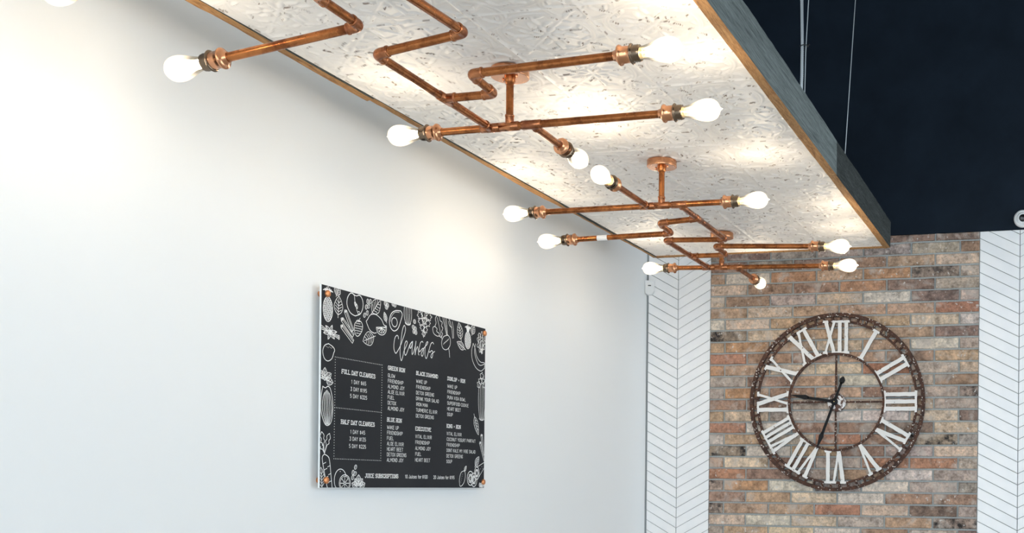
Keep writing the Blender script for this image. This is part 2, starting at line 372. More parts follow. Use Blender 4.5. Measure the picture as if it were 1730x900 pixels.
def tin_mesh():
    vs = []; gz = []; q = TS / NG
    wob = [(rp.uniform(0, 6), rp.uniform(0, 6), rp.uniform(8, 30), rp.uniform(8, 30)) for _ in range(6)]
    sel = {}
    for j in range(NG + 1):
        for i in range(NG + 1):
            x, y = i * q, j * q
            ci, cj = min(int(x / CELL), 1), min(int(y / CELL), 1)
            lx, ly = x - (ci + 0.5) * CELL, y - (cj + 0.5) * CELL
            ex, ey = CELL / 2 - abs(lx), CELL / 2 - abs(ly)       # distance to the cell edges
            h = 0.0075 * max(bead(ex, 0.0050), bead(ey, 0.0050)); g = 0.0
            rc = math.hypot(lx, ly); rk = math.hypot(ex, ey)
            for rad, rr_ in ((0.118, rc), (0.128, rc), (0.086, rk), (0.095, rk)): h = max(h, 0.0060 * bead(rr_ - rad, 0.0036))
            h = max(h, 0.0090 * bead(rk, 0.011), 0.0050 * bead(rk - 0.021, 0.0038), 0.0075 * bead(rc, 0.010))
            dg = abs(abs(lx) - abs(ly)) / 1.414
            if rc > 0.03: h = max(h, 0.0030 * bead(dg, 0.0035))
            for pi_, (px, py, a, ln, wd, amp) in enumerate(petals):
                dx, dy = lx - px, ly - py
                if abs(dx) > 0.036 or abs(dy) > 0.036: continue
                c_, s_ = math.cos(a), math.sin(a); u = dx * c_ + dy * s_; v_ = -dx * s_ + dy * c_ + 6 * u * u * (1 if pi_ % 2 else -1)
                e = (u / ln) ** 2 + (v_ / wd) ** 2
                if e < 2.2:
                    h = max(h, 2.7 * amp * (1 - smooth(0.3, 1.5, e)))
                    key = (ci, cj, pi_)
                    if key not in sel: sel[key] = (rp.random() < 0.62, rp.choice((-1, 1)))
                    on, side = sel[key]
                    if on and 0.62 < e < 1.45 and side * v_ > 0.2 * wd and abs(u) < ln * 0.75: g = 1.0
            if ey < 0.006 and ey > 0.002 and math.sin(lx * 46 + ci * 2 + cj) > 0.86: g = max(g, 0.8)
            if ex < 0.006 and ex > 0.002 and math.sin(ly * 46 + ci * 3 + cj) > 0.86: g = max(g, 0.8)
            h = 0.55 * h + 0.0004 * min(1.0, min(x, y, TS - x, TS - y) / 0.05) * sum(math.sin(a_ + x * f_) * math.sin(b_ + y * g_) for a_, b_, f_, g_ in wob)
            vs.append((x - CELL, y - CELL, -h)); gz.append(g)
    fs = [(j * (NG + 1) + i, (j + 1) * (NG + 1) + i, (j + 1) * (NG + 1) + i + 1, j * (NG + 1) + i + 1) for j in range(NG) for i in range(NG)]
    me = bpy.data.meshes.new('tin_tile'); me.from_pydata(vs, [], fs); me.materials.append(MT['tin'])
    me.polygons.foreach_set('use_smooth', [True] * len(fs))
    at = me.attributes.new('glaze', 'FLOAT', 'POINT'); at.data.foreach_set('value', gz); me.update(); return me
tin = tin_mesh()
for j in range(8):
    for i in range(2):
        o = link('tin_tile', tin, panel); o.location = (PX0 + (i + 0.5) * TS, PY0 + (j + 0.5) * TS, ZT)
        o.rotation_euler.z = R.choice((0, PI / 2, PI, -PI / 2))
b = MB(); b.box((PX0, PY0, ZT + 0.006), (PX1, PY1, ZT + 0.024)); b.build('backing_board', MT['wood_dark'], panel)
def board(p, q, width, side, wave, mats, seed):
    """weathered board from p to q (bottom inner edge), 'width' thick towards side, rough lower edge"""
    rr = random.Random(seed); p, q, sd = Vector(p), Vector(q), Vector(side); L = (q - p).length; n = max(8, int(L / 0.045)); d = (q - p) / n
    ph = [rr.uniform(0, 6.28) for _ in range(4)]; vs = []
    for i in range(n + 1):
        s = i * L / n; c = p + d * i
        wv = wave * (math.sin(s * 2.1 + ph[0]) * 0.8 + math.sin(s * 5.3 + ph[1]) * 0.45) + rr.uniform(-1, 1) * 0.0012
        wo = wave * (math.sin(s * 2.7 + ph[2]) * 0.7 + math.sin(s * 7.1 + ph[3]) * 0.3) + rr.uniform(-1, 1) * 0.0012
        top = rr.uniform(-1, 1) * 0.0015 + wave * 0.5 * math.sin(s * 3.3 + ph[1])
        vs += [c + Vector((0, 0, -wv * 0.8)), c + sd * (width + wo * 0.5) + Vector((0, 0, -wo * 0.8)), c + sd * width + Vector((0, 0, ZW1 - ZW0 + top)), c + Vector((0, 0, ZW1 - ZW0 + top))]
    fs = []; mi = []
    for i in range(n):
        for k_ in range(4):
            fs.append((4 * i + k_, 4 * i + (k_ + 1) % 4, 4 * i + 4 + (k_ + 1) % 4, 4 * i + 4 + k_)); mi.append(1 if k_ == 0 else (2 if k_ == 3 else 0))
    fs += [(3, 2, 1, 0), (4 * n, 4 * n + 1, 4 * n + 2, 4 * n + 3)]; mi += [0, 0]
    o = MB(); o.v = [tuple(v_) for v_ in vs]; o.f = fs; o.mi = mi; o.sm = [False] * len(fs)
    return o.build('frame_board', mats, panel)
WG = [MT['wood_grey'], MT['wood_raw'], MT['wood_dark']]; WD = [MT['wood_dark'], MT['wood_raw'], MT['wood_dark']]
BT = 0.034
board((PX1, PY0, ZW0), (PX1, 4.366, ZW0), BT, (1, 0, 0), 0.0025, WG, 1)
board((PX1, 4.370, ZW0), (PX1, PY1 + 0.02, ZW0), BT - 0.002, (1, 0, 0), 0.003, WD, 2)
board((PX0, PY0, ZW0), (PX0, 3.19, ZW0), 0.022, (-1, 0, 0), 0.005, WG, 3)
board((PX0, 3.193, ZW0), (PX0, PY1 + 0.02, ZW0), 0.022, (-1, 0, 0), 0.005, WG, 5)
board((PX0 + 0.001, PY1, ZW0), (PX1 - 0.001, PY1, ZW0), 0.02, (0, 1, 0), 0.004, [MT['wood_dark'], MT['wood_raw'], MT['wood_raw']], 6)
board((PX0 - 0.022, PY0 - 0.001, ZW0), (PX1 + BT, PY0 - 0.001, ZW0), 0.024, (0, -1, 0), 0.002, WG, 8)

# wires and conduit from the ceiling to the panel
XW = PX1 + BT * 0.5
def lerp(a, b_, t_): return tuple(a[i] + (b_[i] - a[i]) * t_ for i in range(3))
b = MB(); a0, a1 = (XW, 4.615, ZW1 - 0.004), (XW + 0.085, 4.615, ZC); b.tube([a0, a1], 0.0017, 8); b.lathe([(0, 0.004), (0.006, 0.004), (0.008, 0.002)], (XW, 4.615, ZW1 - 0.004), (0, 0, 1), 10)
tag(b.build('suspension_wire', MT['steel']), 'single thin steel wire holding up the wood-framed panel', 'wire', 'panel suspension wires')
b = MB(); b.tube([(XW + 0.002, 3.872, ZW1 - 0.004), (XW + 0.0045, 3.872, 3.0), (XW + 0.012, 3.872, 3.16), (XW + 0.07, 3.872, ZC)], 0.0017, 8)
tag(b.build('suspension_wire', MT['steel']), 'thin steel wire tied to the ribbed conduit above the panel', 'wire', 'panel suspension wires')
pts = []; rs = []
path = [(XW - 0.008, 3.862, ZW1 - 0.001), (XW - 0.006, 3.862, 2.92), (XW - 0.0055, 3.862, 3.03), (XW - 0.007, 3.862, 3.10), (XW - 0.010, 3.862, 3.22), (XW - 0.012, 3.862, 3.7), (XW - 0.014, 3.862, ZC)]
for (p, q) in zip(path[:-1], path[1:]):
    n = max(2, int((q[2] - p[2]) / 0.0035))
    for i in range(n): pts.append(lerp(p, q, i / n)); rs.append(0.0058 if len(rs) % 2 else 0.0048)
b = MB(); b.tube(pts, rs, 10); cond = b.build('flexible_conduit', MT['steel'])
tag(cond, 'ribbed metal conduit dropping to the wood-framed panel beside a wire', 'conduit')
b = MB(); b.tube([(XW - 0.0005 + 0.0135 * math.cos(2 * PI * i / 16), 3.867 + 0.0135 * math.sin(2 * PI * i / 16), 3.018) for i in range(17)], 0.0016, 6, caps=False); b.tube([(XW + 0.010, 3.866, 3.018), (XW + 0.022, 3.858, 3.019)], 0.0015, 6)
b.build('cable_tie', MT['tie_black'], cond)

# ------------------------------------------------------------------ copper pipe lights
PR = 0.0111
SOCK = [(-0.004, PR + 0.0015), (0.004, 0.0150), (0.007, 0.0190), (0.009, 0.0245), (0.012, 0.0258), (0.016, 0.0245), (0.018, 0.0208), (0.040, 0.0208), (0.042, 0.0212)]
RING = [(0.041, 0.0205), (0.042, 0.0245), (0.044, 0.0262), (0.047, 0.0245), (0.048, 0.0208)] + [(0.049 + 0.003 * i, 0.0198 if i % 2 else 0.0216) for i in range(6)] + [(0.067, 0.0205), (0.067, 0.0165), (0.055, 0.0160)]
BASE = [(0.054, 0.0145), (0.066, 0.0145), (0.068, 0.0125), (0.073, 0.0125)]
GLASS = [(0.064, 0.0158), (0.076, 0.0166), (0.090, 0.0196), (0.104, 0.0238), (0.117, 0.0278), (0.129, 0.0305), (0.141, 0.0315), (0.152, 0.0302), (0.161, 0.0268), (0.168, 0.0215), (0.173, 0.0145), (0.176, 0.0075), (0.179, 0.0035), (0.183, 0.0012), (0.184, 0.0)]
def pipe(fx, a, b_, ra=PR):
    o = MB(); o.tube([a, b_], ra, 16); return o.build('pipe', MT['copper'], fx)
def elbow(fx, c, d1, d2):
    """soldered elbow at corner c with arms along d1 and d2"""
    c = Vector(c); d1 = Vector(d1).normalized(); d2 = Vector(d2).normalized(); r = 0.017; pts = []
    for i in range(9):
        t_ = i / 8; pts.append(c + d1 * r * (1 - t_) ** 2 + d2 * r * t_ ** 2)
    o = MB(); o.tube([c + d1 * 0.034] + pts + [c + d2 * 0.034], 0.0128, 16)
    for d in (d1, d2): o.lathe([(0.029, 0.0126), (0.030, 0.0140), (0.035, 0.0140), (0.036, 0.0115)], c, d, 16)
    return o.build('elbow', MT['copper_fit'], fx)
def tee(fx, c, along, out):
    c = Vector(c); al = Vector(along).normalized(); ou = Vector(out).normalized(); o = MB()
    o.lathe([(-0.031, 0.0113), (-0.030, 0.0132), (0.030, 0.0132), (0.031, 0.0113)], c, al, 16)
    o.lathe([(0.004, 0.0126), (0.027, 0.0126), (0.028, 0.0138), (0.033, 0.0138), (0.034, 0.0112)], c, ou, 16)
    return o.build('tee_fitting', MT['copper_fit'], fx)
def lamp(fx, p, d):
    p = Vector(p); d = Vector(d).normalized()
    o = MB(); o.lathe(SOCK, p, d, 24); sk = o.build('socket', MT['copper_bright'], fx)
    o = MB(); o.lathe(RING, p, d, 24); o.build('threaded_collar', MT['collar'], sk)['label'] = 'dark ribbed metal collar'
    o = MB(); o.lathe(GLASS, p, d, 24); bl = o.build('bulb', MT['bulb_glass'], fx); bl['label'] = 'lit pear-shaped filament bulb'
    at = bl.data.attributes.new('glow', 'FLOAT', 'POINT')
    at.data.foreach_set('value', [0.12 + 0.88 * smooth(0.082, 0.128, (Vector(v_.co) - p).dot(d)) for v_ in bl.data.vertices])
    o = MB(); o.lathe(BASE, p, d, 16); o.build('screw_base', MT['brass'], bl)
    h = Vector((0, 0, 1)) if abs(d.z) < 0.9 else Vector((1, 0, 0)); a = d.cross(h).normalized(); c = d.cross(a)
    o = MB(); zig = []
    for i in range(13):
        t_ = 2 * PI * i / 12; zig.append(p + d * (0.112 if i % 2 else 0.150) + (a * math.cos(t_) + c * math.sin(t_)) * (0.0075 if i % 2 else 0.012))
    o.tube(zig, 0.0013, 6); o.tube([p + d * 0.072, p + d * 0.112], 0.002, 6); o.build('filament', MT['filament'], bl)
    ld = bpy.data.lights.new('bulb_light', 'POINT'); ld.energy = BULB_W; ld.color = (1.0, 0.85, 0.68); ld.shadow_soft_size = 0.022
    lo = bpy.data.objects.new('bulb_light', ld); COL.objects.link(lo); lo.parent = fx
    lo.matrix_parent_inverse = Matrix.Translation(-fx.location); lo.location = p + d * 0.134
def run(fx, nodes, lamp_end=True):
    """pipes through nodes with elbows at inner corners, a lamp at the last node"""
    N = [Vector(n_) for n_ in nodes]
    for i in range(len(N) - 1):
        d = (N[i + 1] - N[i]).normalized()
        a = N[i] + d * 0.012; e = N[i + 1] - d * (0.012 if i < len(N) - 2 else 0.0)
        pipe(fx, a, e)
        if i < len(N) - 2: elbow(fx, N[i + 1], -d, N[i + 2] - N[i + 1])
    if lamp_end: lamp(fx, N[-1], N[-1] - N[-2])
def canopy(fx, x, y, zbar):
    o = MB(); zt = ZT - 0.0035
    o.lathe([(0, 0.0540), (0.001, 0.0558), (0.0015, 0.0560), (0.0235, 0.0560), (0.0245, 0.0557), (0.0253, 0.0548), (0.0255, 0.0535), (0.0255, 0.052), (0.0255, 0.0)], (x, y, zt), (0, 0, -1), 32)
    cn = o.build('canopy', MT['copper_bright'], fx)
    for sx in (-1, 1):
        s_ = MB(); s_.lathe([(0, 0.004), (0.004, 0.004), (0.006, 0.002), (0.006, 0)], (x + sx * 0.026, y - 0.01 * sx, zt - 0.0255), (0, 0, -1), 10); s_.build('screw', MT['copper_bright'], cn)
    o = MB(); o.tube([(x, y, zt - 0.024), (x, y, zbar + 0.01)], PR, 16)
    o.lathe([(0, 0.0165), (0.012, 0.0165), (0.018, 0.0125), (0.020, 0.0112)], (x, y, zt - 0.025), (0, 0, -1), 16); o.build('stem', MT['copper'], fx)
def fixture(loc, label, bar1, bar2, long_, back, zz1, zz2):
    """two lamp bars joined by a stepped run of pipe: every length in metres, measured from the photograph"""
    fx = thing('pipe_light', loc, label, 'light fixture', 'copper pipe lights under the tin panel')
    for (y, xl, zl, xr, zr, xs_, xo, zo, yo, xstem) in (bar1, bar2):
        P = lambda x: Vector((x, y, zl + (zr - zl) * (x - xl) / (xr - xl)))
        pipe(fx, P(xl), P(xr)); lamp(fx, P(xl), (xl - xr, 0, zl - zr)); lamp(fx, P(xr), (xr - xl, 0, zr - zl))
        canopy(fx, xstem, y, P(xstem).z); tee(fx, P(xstem), (1, 0, 0), (0, 0, 1))
        tee(fx, P(xs_), (1, 0, 0), (0, yo - y, 0)); run(fx, [P(xs_), (xo, yo, zo)])
    y1, y2 = bar1[0], bar2[0]
    # the stepped run: bar 1 -> elbow -> sideways -> elbow -> bar 2
    run(fx, [long_[0], long_[1], back[0], back[1]], lamp_end=False)
    tee(fx, long_[0], (1, 0, 0), (0, 1, 0)); tee(fx, back[1], (1, 0, 0), (0, -1, 0))
    tee(fx, zz1[0], (0, 1, 0), Vector(zz1[1]) - Vector(zz1[0])); run(fx, zz1)
    tee(fx, zz2[0], (0, 1, 0), Vector(zz2[1]) - Vector(zz2[0])); run(fx, zz2)
    return fx
far = fixture((-1.56, 4.68, ZT), 'double copper pipe light under the tin panel nearest the brick wall',
    (4.061, -1.964, 2.5445, -1.257, 2.545, -1.5476, -1.5476, 2.5440, 3.750, -1.4925),
    (5.291, -1.860, 2.5530, -1.149, 2.536, -1.5607, -1.5607, 2.5450, 5.589, -1.6343),
    ((-1.4216, 4.061, 2.5445), (-1.4216, 4.660, 2.5400)), ((-1.6930, 4.660, 2.5490), (-1.6990, 5.291, 2.5490)),
    [(-1.4216, 4.282, 2.5420), (-1.5805, 4.282, 2.5330), (-1.5805, 4.4235, 2.5220), (-1.9948, 4.4235, 2.5160)],
    [(-1.6970, 5.020, 2.5510), (-1.5284, 5.020, 2.5500), (-1.5284, 4.8494, 2.5550), (-1.1005, 4.8494, 2.5360)])
near = fixture((-1.55, 2.5, ZT), 'double copper pipe light under the tin panel furthest from the brick wall',
    (1.990, -1.965, 2.545, -1.257, 2.560, -1.545, -1.545, 2.550, 1.680, -1.490),
    (3.064, -1.8244, 2.5430, -1.1317, 2.5475, -1.5298, -1.5298, 2.5400, 3.2524, -1.601),
    ((-1.4193, 1.990, 2.5560), (-1.4193, 2.4857, 2.5810)), ((-1.6623, 2.4857, 2.5500), (-1.6623, 3.064, 2.5440)),
    [(-1.4193, 2.198, 2.5680), (-1.6254, 2.198, 2.5730), (-1.6254, 2.3679, 2.5700), (-1.9944, 2.3679, 2.5274)],
    [(-1.6623, 2.8083, 2.5470), (-1.5125, 2.8083, 2.5480), (-1.5125, 2.6791, 2.5569), (-1.1101, 2.6791, 2.5694)])
b = MB(); b.box((-1.442, 4.0493, 2.540), (-1.422, 4.0500, 2.549)); b.build('paper_sticker', MT['white_print'], far)
b = MB(); b.lathe([(0, 0.0114), (0.045, 0.0114)], (-1.905, 4.4235, 2.5172), (1, 0, 0.0145), 16); b.build('paper_sticker', MT['white_print'], far)

# ------------------------------------------------------------------ wall clock
CX, CZ, CR = -1.2776, 1.972, 0.500
YC = D - 0.030
clock = thing('wall_clock', (CX, D, CZ - CR), 'large round skeleton clock with white Roman numerals on the brick wall', 'clock')
def onclock(x, z, t_): return (CX + x, YC - t_, CZ + z)
def ring_part(name, r0, r1, t0, t1, m, parent=clock, seg=96):
    o = MB()
    for k_ in range(seg):
        a0, a1 = 2 * PI * k_ / seg, 2 * PI * (k_ + 1) / seg
        q = [onclock(r * math.cos(a), r * math.sin(a), t_) for (r, a, t_) in ((r0, a0, t1), (r1, a0, t1), (r1, a1, t1), (r0, a1, t1), (r0, a0, t0), (r1, a0, t0), (r1, a1, t0), (r0, a1, t0))]
        o.add(q, [(0, 1, 2, 3), (7, 6, 5, 4), (1, 5, 6, 2), (0, 3, 7, 4)])
    return o.build(name, m, parent)
rim = ring_part('outer_rim', 0.481, 0.501, -0.012, 0.010, MT['rust'])
rim2 = ring_part('chapter_rim', 0.448, 0.461, -0.008, 0.006, MT['rust'])
ring_part('inner_ring', 0.264, 0.277, -0.008, 0.008, MT['rust'])
for k_ in range(60):
    a = 2 * PI * (k_ + 0.5) / 60; ca, sa = math.cos(a), math.sin(a); o = MB()
    o.prism([(0.459, -0.006), (0.483, -0.006), (0.483, 0.006), (0.459, 0.006)], lambda x, y, t_: onclock(x * ca - y * sa, x * sa + y * ca, t_), -0.006, 0.005)
    o.build('minute_bar', MT['rust'], rim2)
NUM = ['XII', 'I', 'II', 'III', 'IV', 'V', 'VI', 'VII', 'VIII', 'IX', 'X', 'XI']
rn = random.Random(3)
def strokes(txt):
    """outlines (x across, y 0..1 radial) of one numeral with slab serifs"""
    W = {'I': 0.040, 'V': 0.082, 'X': 0.082}; tot = sum(W[c_] for c_ in txt) ; sq = min(1.0, 0.150 / tot); x = -tot * sq / 2; out = []
    thick, thin = 0.0225 * max(0.82, sq), 0.0140
    for c_ in txt:
        w_ = W[c_] * sq; m_ = x + w_ / 2
        if c_ == 'I': segs = [((m_, 0), (m_, 1), thick)]; ser = [(m_, 0, 0.040 * sq + 0.004), (m_, 1, 0.040 * sq + 0.004)]
        elif c_ == 'V': segs = [((x + 0.014, 1), (m_, 0), thick), ((x + w_ - 0.014, 1), (m_, 0), thin)]; ser = [(x + 0.014, 1, 0.038), (x + w_ - 0.014, 1, 0.032), (m_, 0, 0.022)]
        else: segs = [((x + 0.012, 1), (x + w_ - 0.012, 0), thick), ((x + w_ - 0.012, 1), (x + 0.012, 0), thin)]; ser = [(x + 0.012, 1, 0.034), (x + w_ - 0.012, 1, 0.030), (x + w_ - 0.012, 0, 0.034), (x + 0.012, 0, 0.030)]
        out += [('s',) + s_ for s_ in segs] + [('f',) + s_ for s_ in ser]; x += w_
    return out
for i, txt in enumerate(NUM):
    a = 2 * PI * i / 12; ca, sa = math.cos(a), math.sin(a); o = MB(); r0, r1 = 0.272, 0.457
    for st in strokes(txt):
        jag = lambda: rn.uniform(-0.0012, 0.0012)
        if st[0] == 's':
            (xa, ya), (xb, yb), w_ = st[1:]; pa = (xa, r0 + ya * (r1 - r0)); pb = (xb, r0 + yb * (r1 - r0)); n = 9
            dx, dy = pb[0] - pa[0], pb[1] - pa[1]; L = math.hypot(dx, dy); nx, ny = -dy / L * w_ / 2, dx / L * w_ / 2
            lft = [(pa[0] + dx * t_ / n + nx + jag(), pa[1] + dy * t_ / n + ny) for t_ in range(n + 1)]; rgt = [(pa[0] + dx * t_ / n - nx + jag(), pa[1] + dy * t_ / n - ny) for t_ in range(n + 1)]
            polys = [[lft[t_], lft[t_ + 1], rgt[t_ + 1], rgt[t_]] for t_ in range(n)]
        else:
            xm, yy, w_ = st[1:]; yb = r0 - 0.001 if yy == 0 else r1 - 0.012; yt = yb + 0.013
            polys = [[(xm - w_ / 2, yb + jag()), (xm + w_ / 2, yb + jag()), (xm + w_ / 2 - 0.003, yt + jag()), (xm - w_ / 2 + 0.003, yt + jag())]]
        tb = 0.0065 + 0.0004 * rn.random()
        for pg in polys:
            o.prism(pg, lambda x, y, t_: onclock(x * ca + y * sa, -x * sa + y * ca, t_), -0.002, tb + rn.uniform(0, 0.0002), 0, 1)
    o.build('numeral', [MT['chipped_white'], MT['rust']], clock)
for a in range(4):
    ca, sa = math.cos(a * PI / 2), math.sin(a * PI / 2); o = MB()
    o.prism([(0.045, -0.005), (0.270, -0.005), (0.270, 0.005), (0.045, 0.005)], lambda x, y, t_: onclock(x * ca - y * sa, x * sa + y * ca, t_), -0.004, 0.005); o.build('spoke', MT['rust'], clock)
o = MB(); o.lathe([(-0.012, 0.052), (0.006, 0.052), (0.010, 0.049), (0.012, 0.040), (0.0125, 0)], (CX + 0.004, YC, CZ - 0.002), (0, -1, 0), 32); o.build('hub', MT['hub'], clock)
def hand(name, ang, outline, t0, t1):
    ca, sa = math.cos(ang), math.sin(ang); o = MB()
    for pg in outline: o.prism(pg, lambda x, y, t_: (CX - 0.005 + x * ca - y * sa, YC - t_, CZ + 0.001 + x * sa + y * ca), t0, t1)
    o.build(name, MT['hand_black'], clock)
def circ(cx_, cy_, rx, ry, n=16): return [(cx_ + rx * math.cos(2 * PI * i / n), cy_ + ry * math.sin(2 * PI * i / n)) for i in range(n)]
hand('minute_hand', math.radians(-110.5), [[(-0.115, -0.0065), (0.19, -0.0075), (0.19, 0.0075), (-0.115, 0.0065)], [(0.185, -0.0075), (0.205, -0.014), (0.283, -0.0012), (0.283, 0.0012), (0.205, 0.013), (0.185, 0.0065)],
    [(-0.105, -0.004), (-0.105, 0.004), (-0.118, 0.015), (-0.132, 0.016), (-0.143, 0.009), (-0.150, 0.0), (-0.143, -0.009), (-0.132, -0.016), (-0.118, -0.015)]], 0.020, 0.024)
hand('hour_hand', math.radians(171.0), [[(0, -0.0085), (0.155, -0.0075), (0.155, 0.0075), (0, 0.0085)], [(0.15, -0.0075), (0.170, -0.014), (0.258, -0.001), (0.258, 0.001), (0.170, 0.013), (0.15, 0.0065)]], 0.015, 0.019)
o = MB(); o.lathe([(0.013, 0.019), (0.026, 0.019), (0.028, 0.016), (0.028, 0)], (CX - 0.005, YC, CZ + 0.001), (0, -1, 0), 24); hc = o.build('hand_boss', MT['hand_black'], clock)
o = MB(); o.lathe([(0.027, 0.0035), (0.031, 0.003), (0.031, 0)], (CX - 0.005, YC, CZ + 0.001), (0, -1, 0), 10); o.build('pin', MT['brass'], hc)
for a in (0.9, 2.3, 4.0, 5.4):                  # spacers that hold the clock off the wall
    o = MB(); o.tube([onclock(0.490 * math.cos(a), 0.490 * math.sin(a), -0.010), (CX + 0.490 * math.cos(a), D - 0.002, CZ + 0.490 * math.sin(a))], 0.006, 8); o.build('wall_spacer', MT['rust'], clock)

# ------------------------------------------------------------------ small devices
o = MB(); SX, SZ = -2.409, 2.6535
sens = thing('motion_sensor', (SX, D - 0.01, SZ - 0.046), 'small white motion sensor in the corner above the chevron tiles', 'motion sensor')
prof = [(-0.031, 0.040), (0.031, 0.040), (0.033, 0.036), (0.033, -0.022), (0.026, -0.036), (0.012, -0.044), (-0.012, -0.044), (-0.026, -0.036), (-0.033, -0.022), (-0.033, 0.036)]
o = MB(); YS = D - 0.012
def sens3(x, z, t_): return (SX + 0.004 + x * 0.8 + t_ * 0.35, YS - t_ + x * 0.30, SZ + z)
o.prism(list(reversed(prof)), sens3, -0.004, 0.026); o.prism([(x * 0.86, z * 0.9 - 0.001) for x, z in reversed(prof)], sens3, 0.024, 0.031); o.build('housing', MT['white_plastic'], sens)
o = MB(); o.prism(list(reversed([(x * 0.78, z * 0.62 - 0.016) for x, z in prof])), sens3, 0.030, 0.035); o.build('lens', MT['white_plastic'], sens)
o = MB(); o.prism([(-0.011, 0.0), (0.011, 0.0), (0.009, 0.005), (-0.009, 0.005)], lambda x, z, t_: sens3(x, z + 0.006, t_), 0.030, 0.0365); o.build('indicator_slot', MT['lens_black'], sens)
KX, KZ = -0.262, 2.955
cctv = thing('security_camera', (KX, D - 0.012, KZ), 'round white security camera mounted on the dark navy wall', 'security camera')
o = MB(); o.lathe([(0, 0.047), (0.012, 0.047), (0.022, 0.045), (0.030, 0.040), (0.032, 0.034), (0.026, 0.031), (0.022, 0.0)], (KX, D - 0.012, KZ), (0, -1, 0), 36); o.build('housing', MT['white_plastic'], cctv)
dd = Vector((0.15, -1, -0.12)).normalized(); kc = Vector((KX, D - 0.034, KZ))
o = MB(); o.lathe([(-0.02, 0.02), (-0.012, 0.028), (0.0, 0.032), (0.010, 0.030), (0.016, 0.026), (0.018, 0.021), (0.014, 0.020), (0.014, 0.0)], kc, dd, 28); ball = o.build('turret', MT['white_plastic'], cctv)
o = MB(); o.lathe([(0.012, 0.0195), (0.0165, 0.0195), (0.0185, 0.013), (0.0195, 0.0)], kc, dd, 24); o.build('lens', MT['lens_black'], ball)

# ------------------------------------------------------------------ chalkboard menu
SY, SZ0, SW, SH, SF = 3.285, 1.4765, 1.099, 0.6725, -2.393
sign = thing('menu_board', (XL, SY + SW / 2, SZ0), 'black chalkboard-style juice cleanse menu with white fruit drawings on the white wall', 'menu board')
o = MB(); o.box((SF - 0.006, SY, SZ0), (SF, SY + SW, SZ0 + SH), 1); o.add([(SF + 0.0003, SY + 0.0015, SZ0 + 0.001), (SF + 0.0003, SY + SW - 0.0015, SZ0 + 0.001), (SF + 0.0003, SY + SW - 0.0015, SZ0 + SH - 0.001), (SF + 0.0003, SY + 0.0015, SZ0 + SH - 0.001)], [(0, 1, 2, 3)], 0)
o.build('board', [MT['chalkboard'], MT['acrylic_edge']], sign)
for (u, v) in ((0.0300, 0.6445), (0.0310, 0.0255), (1.0860, 0.6505), (1.0870, 0.0255)):
    o = MB(); o.lathe([(0.0015, 0.0095), (SF - 0.006 - XL, 0.0095)], (XL, SY + u, SZ0 + v), (1, 0, 0), 20)
    o.lathe([(0, 0.0115), (0.006, 0.0115), (0.0085, 0.0098), (0.009, 0)], (SF, SY + u, SZ0 + v), (1, 0, 0), 20); o.build('standoff', MT['standoff'], sign)
class Ink:
    """flat print: ribbons and dots in board coordinates (metres from the lower left corner)"""
    def __init__(s): s.mb = MB(); s.k = 0
    def quad(s, pts):
        pts = [(min(max(u, 0.002), SW - 0.002), min(max(v, 0.0015), SH - 0.0015)) for u, v in pts]
        s.k = (s.k + 1) % 60
        s.mb.add([(SF + 0.0006 + s.k * 0.00001, SY + u, SZ0 + v) for u, v in pts], [tuple(range(len(pts)))])
    def line(s, pts, w_=0.0023, closed=False):
        if closed: pts = list(pts) + [pts[0]]
        for (a, b_) in zip(pts[:-1], pts[1:]):
            if not (-0.004 < (a[0] + b_[0]) / 2 < SW + 0.004 and -0.004 < (a[1] + b_[1]) / 2 < SH + 0.004): continue
            dx, dy = b_[0] - a[0], b_[1] - a[1]; L = math.hypot(dx, dy)
            if L < 1e-6: continue
            ex, ey = dx / L * w_ * 0.4, dy / L * w_ * 0.4; nx, ny = -dy / L * w_ / 2, dx / L * w_ / 2
            s.quad([(a[0] - ex - nx, a[1] - ey - ny), (b_[0] + ex - nx, b_[1] + ey - ny), (b_[0] + ex + nx, b_[1] + ey + ny), (a[0] - ex + nx, a[1] - ey + ny)])
    def dot(s, u, v, r, n=8):
        if 0.002 < u < SW - 0.002 and 0.002 < v < SH - 0.002: s.quad([(u + r * math.cos(2 * PI * i / n), v + r * math.sin(2 * PI * i / n)) for i in range(n)])
    def build(s, name): return s.mb.build(name, MT['white_print'], sign)
def arc(cx_, cy_, rx, ry, a0=0, a1=360, rot=0, n=22):
    c_, s_ = math.cos(math.radians(rot)), math.sin(math.radians(rot)); out = []
    for i in range(n + 1):
        t_ = math.radians(a0 + (a1 - a0) * i / n); x, y = rx * math.cos(t_), ry * math.sin(t_); out.append((cx_ + x * c_ - y * s_, cy_ + x * s_ + y * c_))
    return out
def spline(p, n=6):
    p = [p[0]] + list(p) + [p[-1]]; out = []
    for i in range(1, len(p) - 2):
        for j in range(n):
            t_ = j / n; q = []
            for c_ in (0, 1):
                a, b_, c2, d = p[i - 1][c_], p[i][c_], p[i + 1][c_], p[i + 2][c_]
                q.append(0.5 * (2 * b_ + (c2 - a) * t_ + (2 * a - 5 * b_ + 4 * c2 - d) * t_ ** 2 + (3 * b_ - a - 3 * c2 + d) * t_ ** 3))
            out.append(tuple(q))
    return out + [p[-1]]
def frame(base, tip):
    dx, dy = tip[0] - base[0], tip[1] - base[1]; L = math.hypot(dx, dy); ux, uy = dx / L, dy / L
    return lambda s_, t_: (base[0] + ux * s_ * L - uy * t_, base[1] + uy * s_ * L + ux * t_)     # s along 0..1, t across in metres
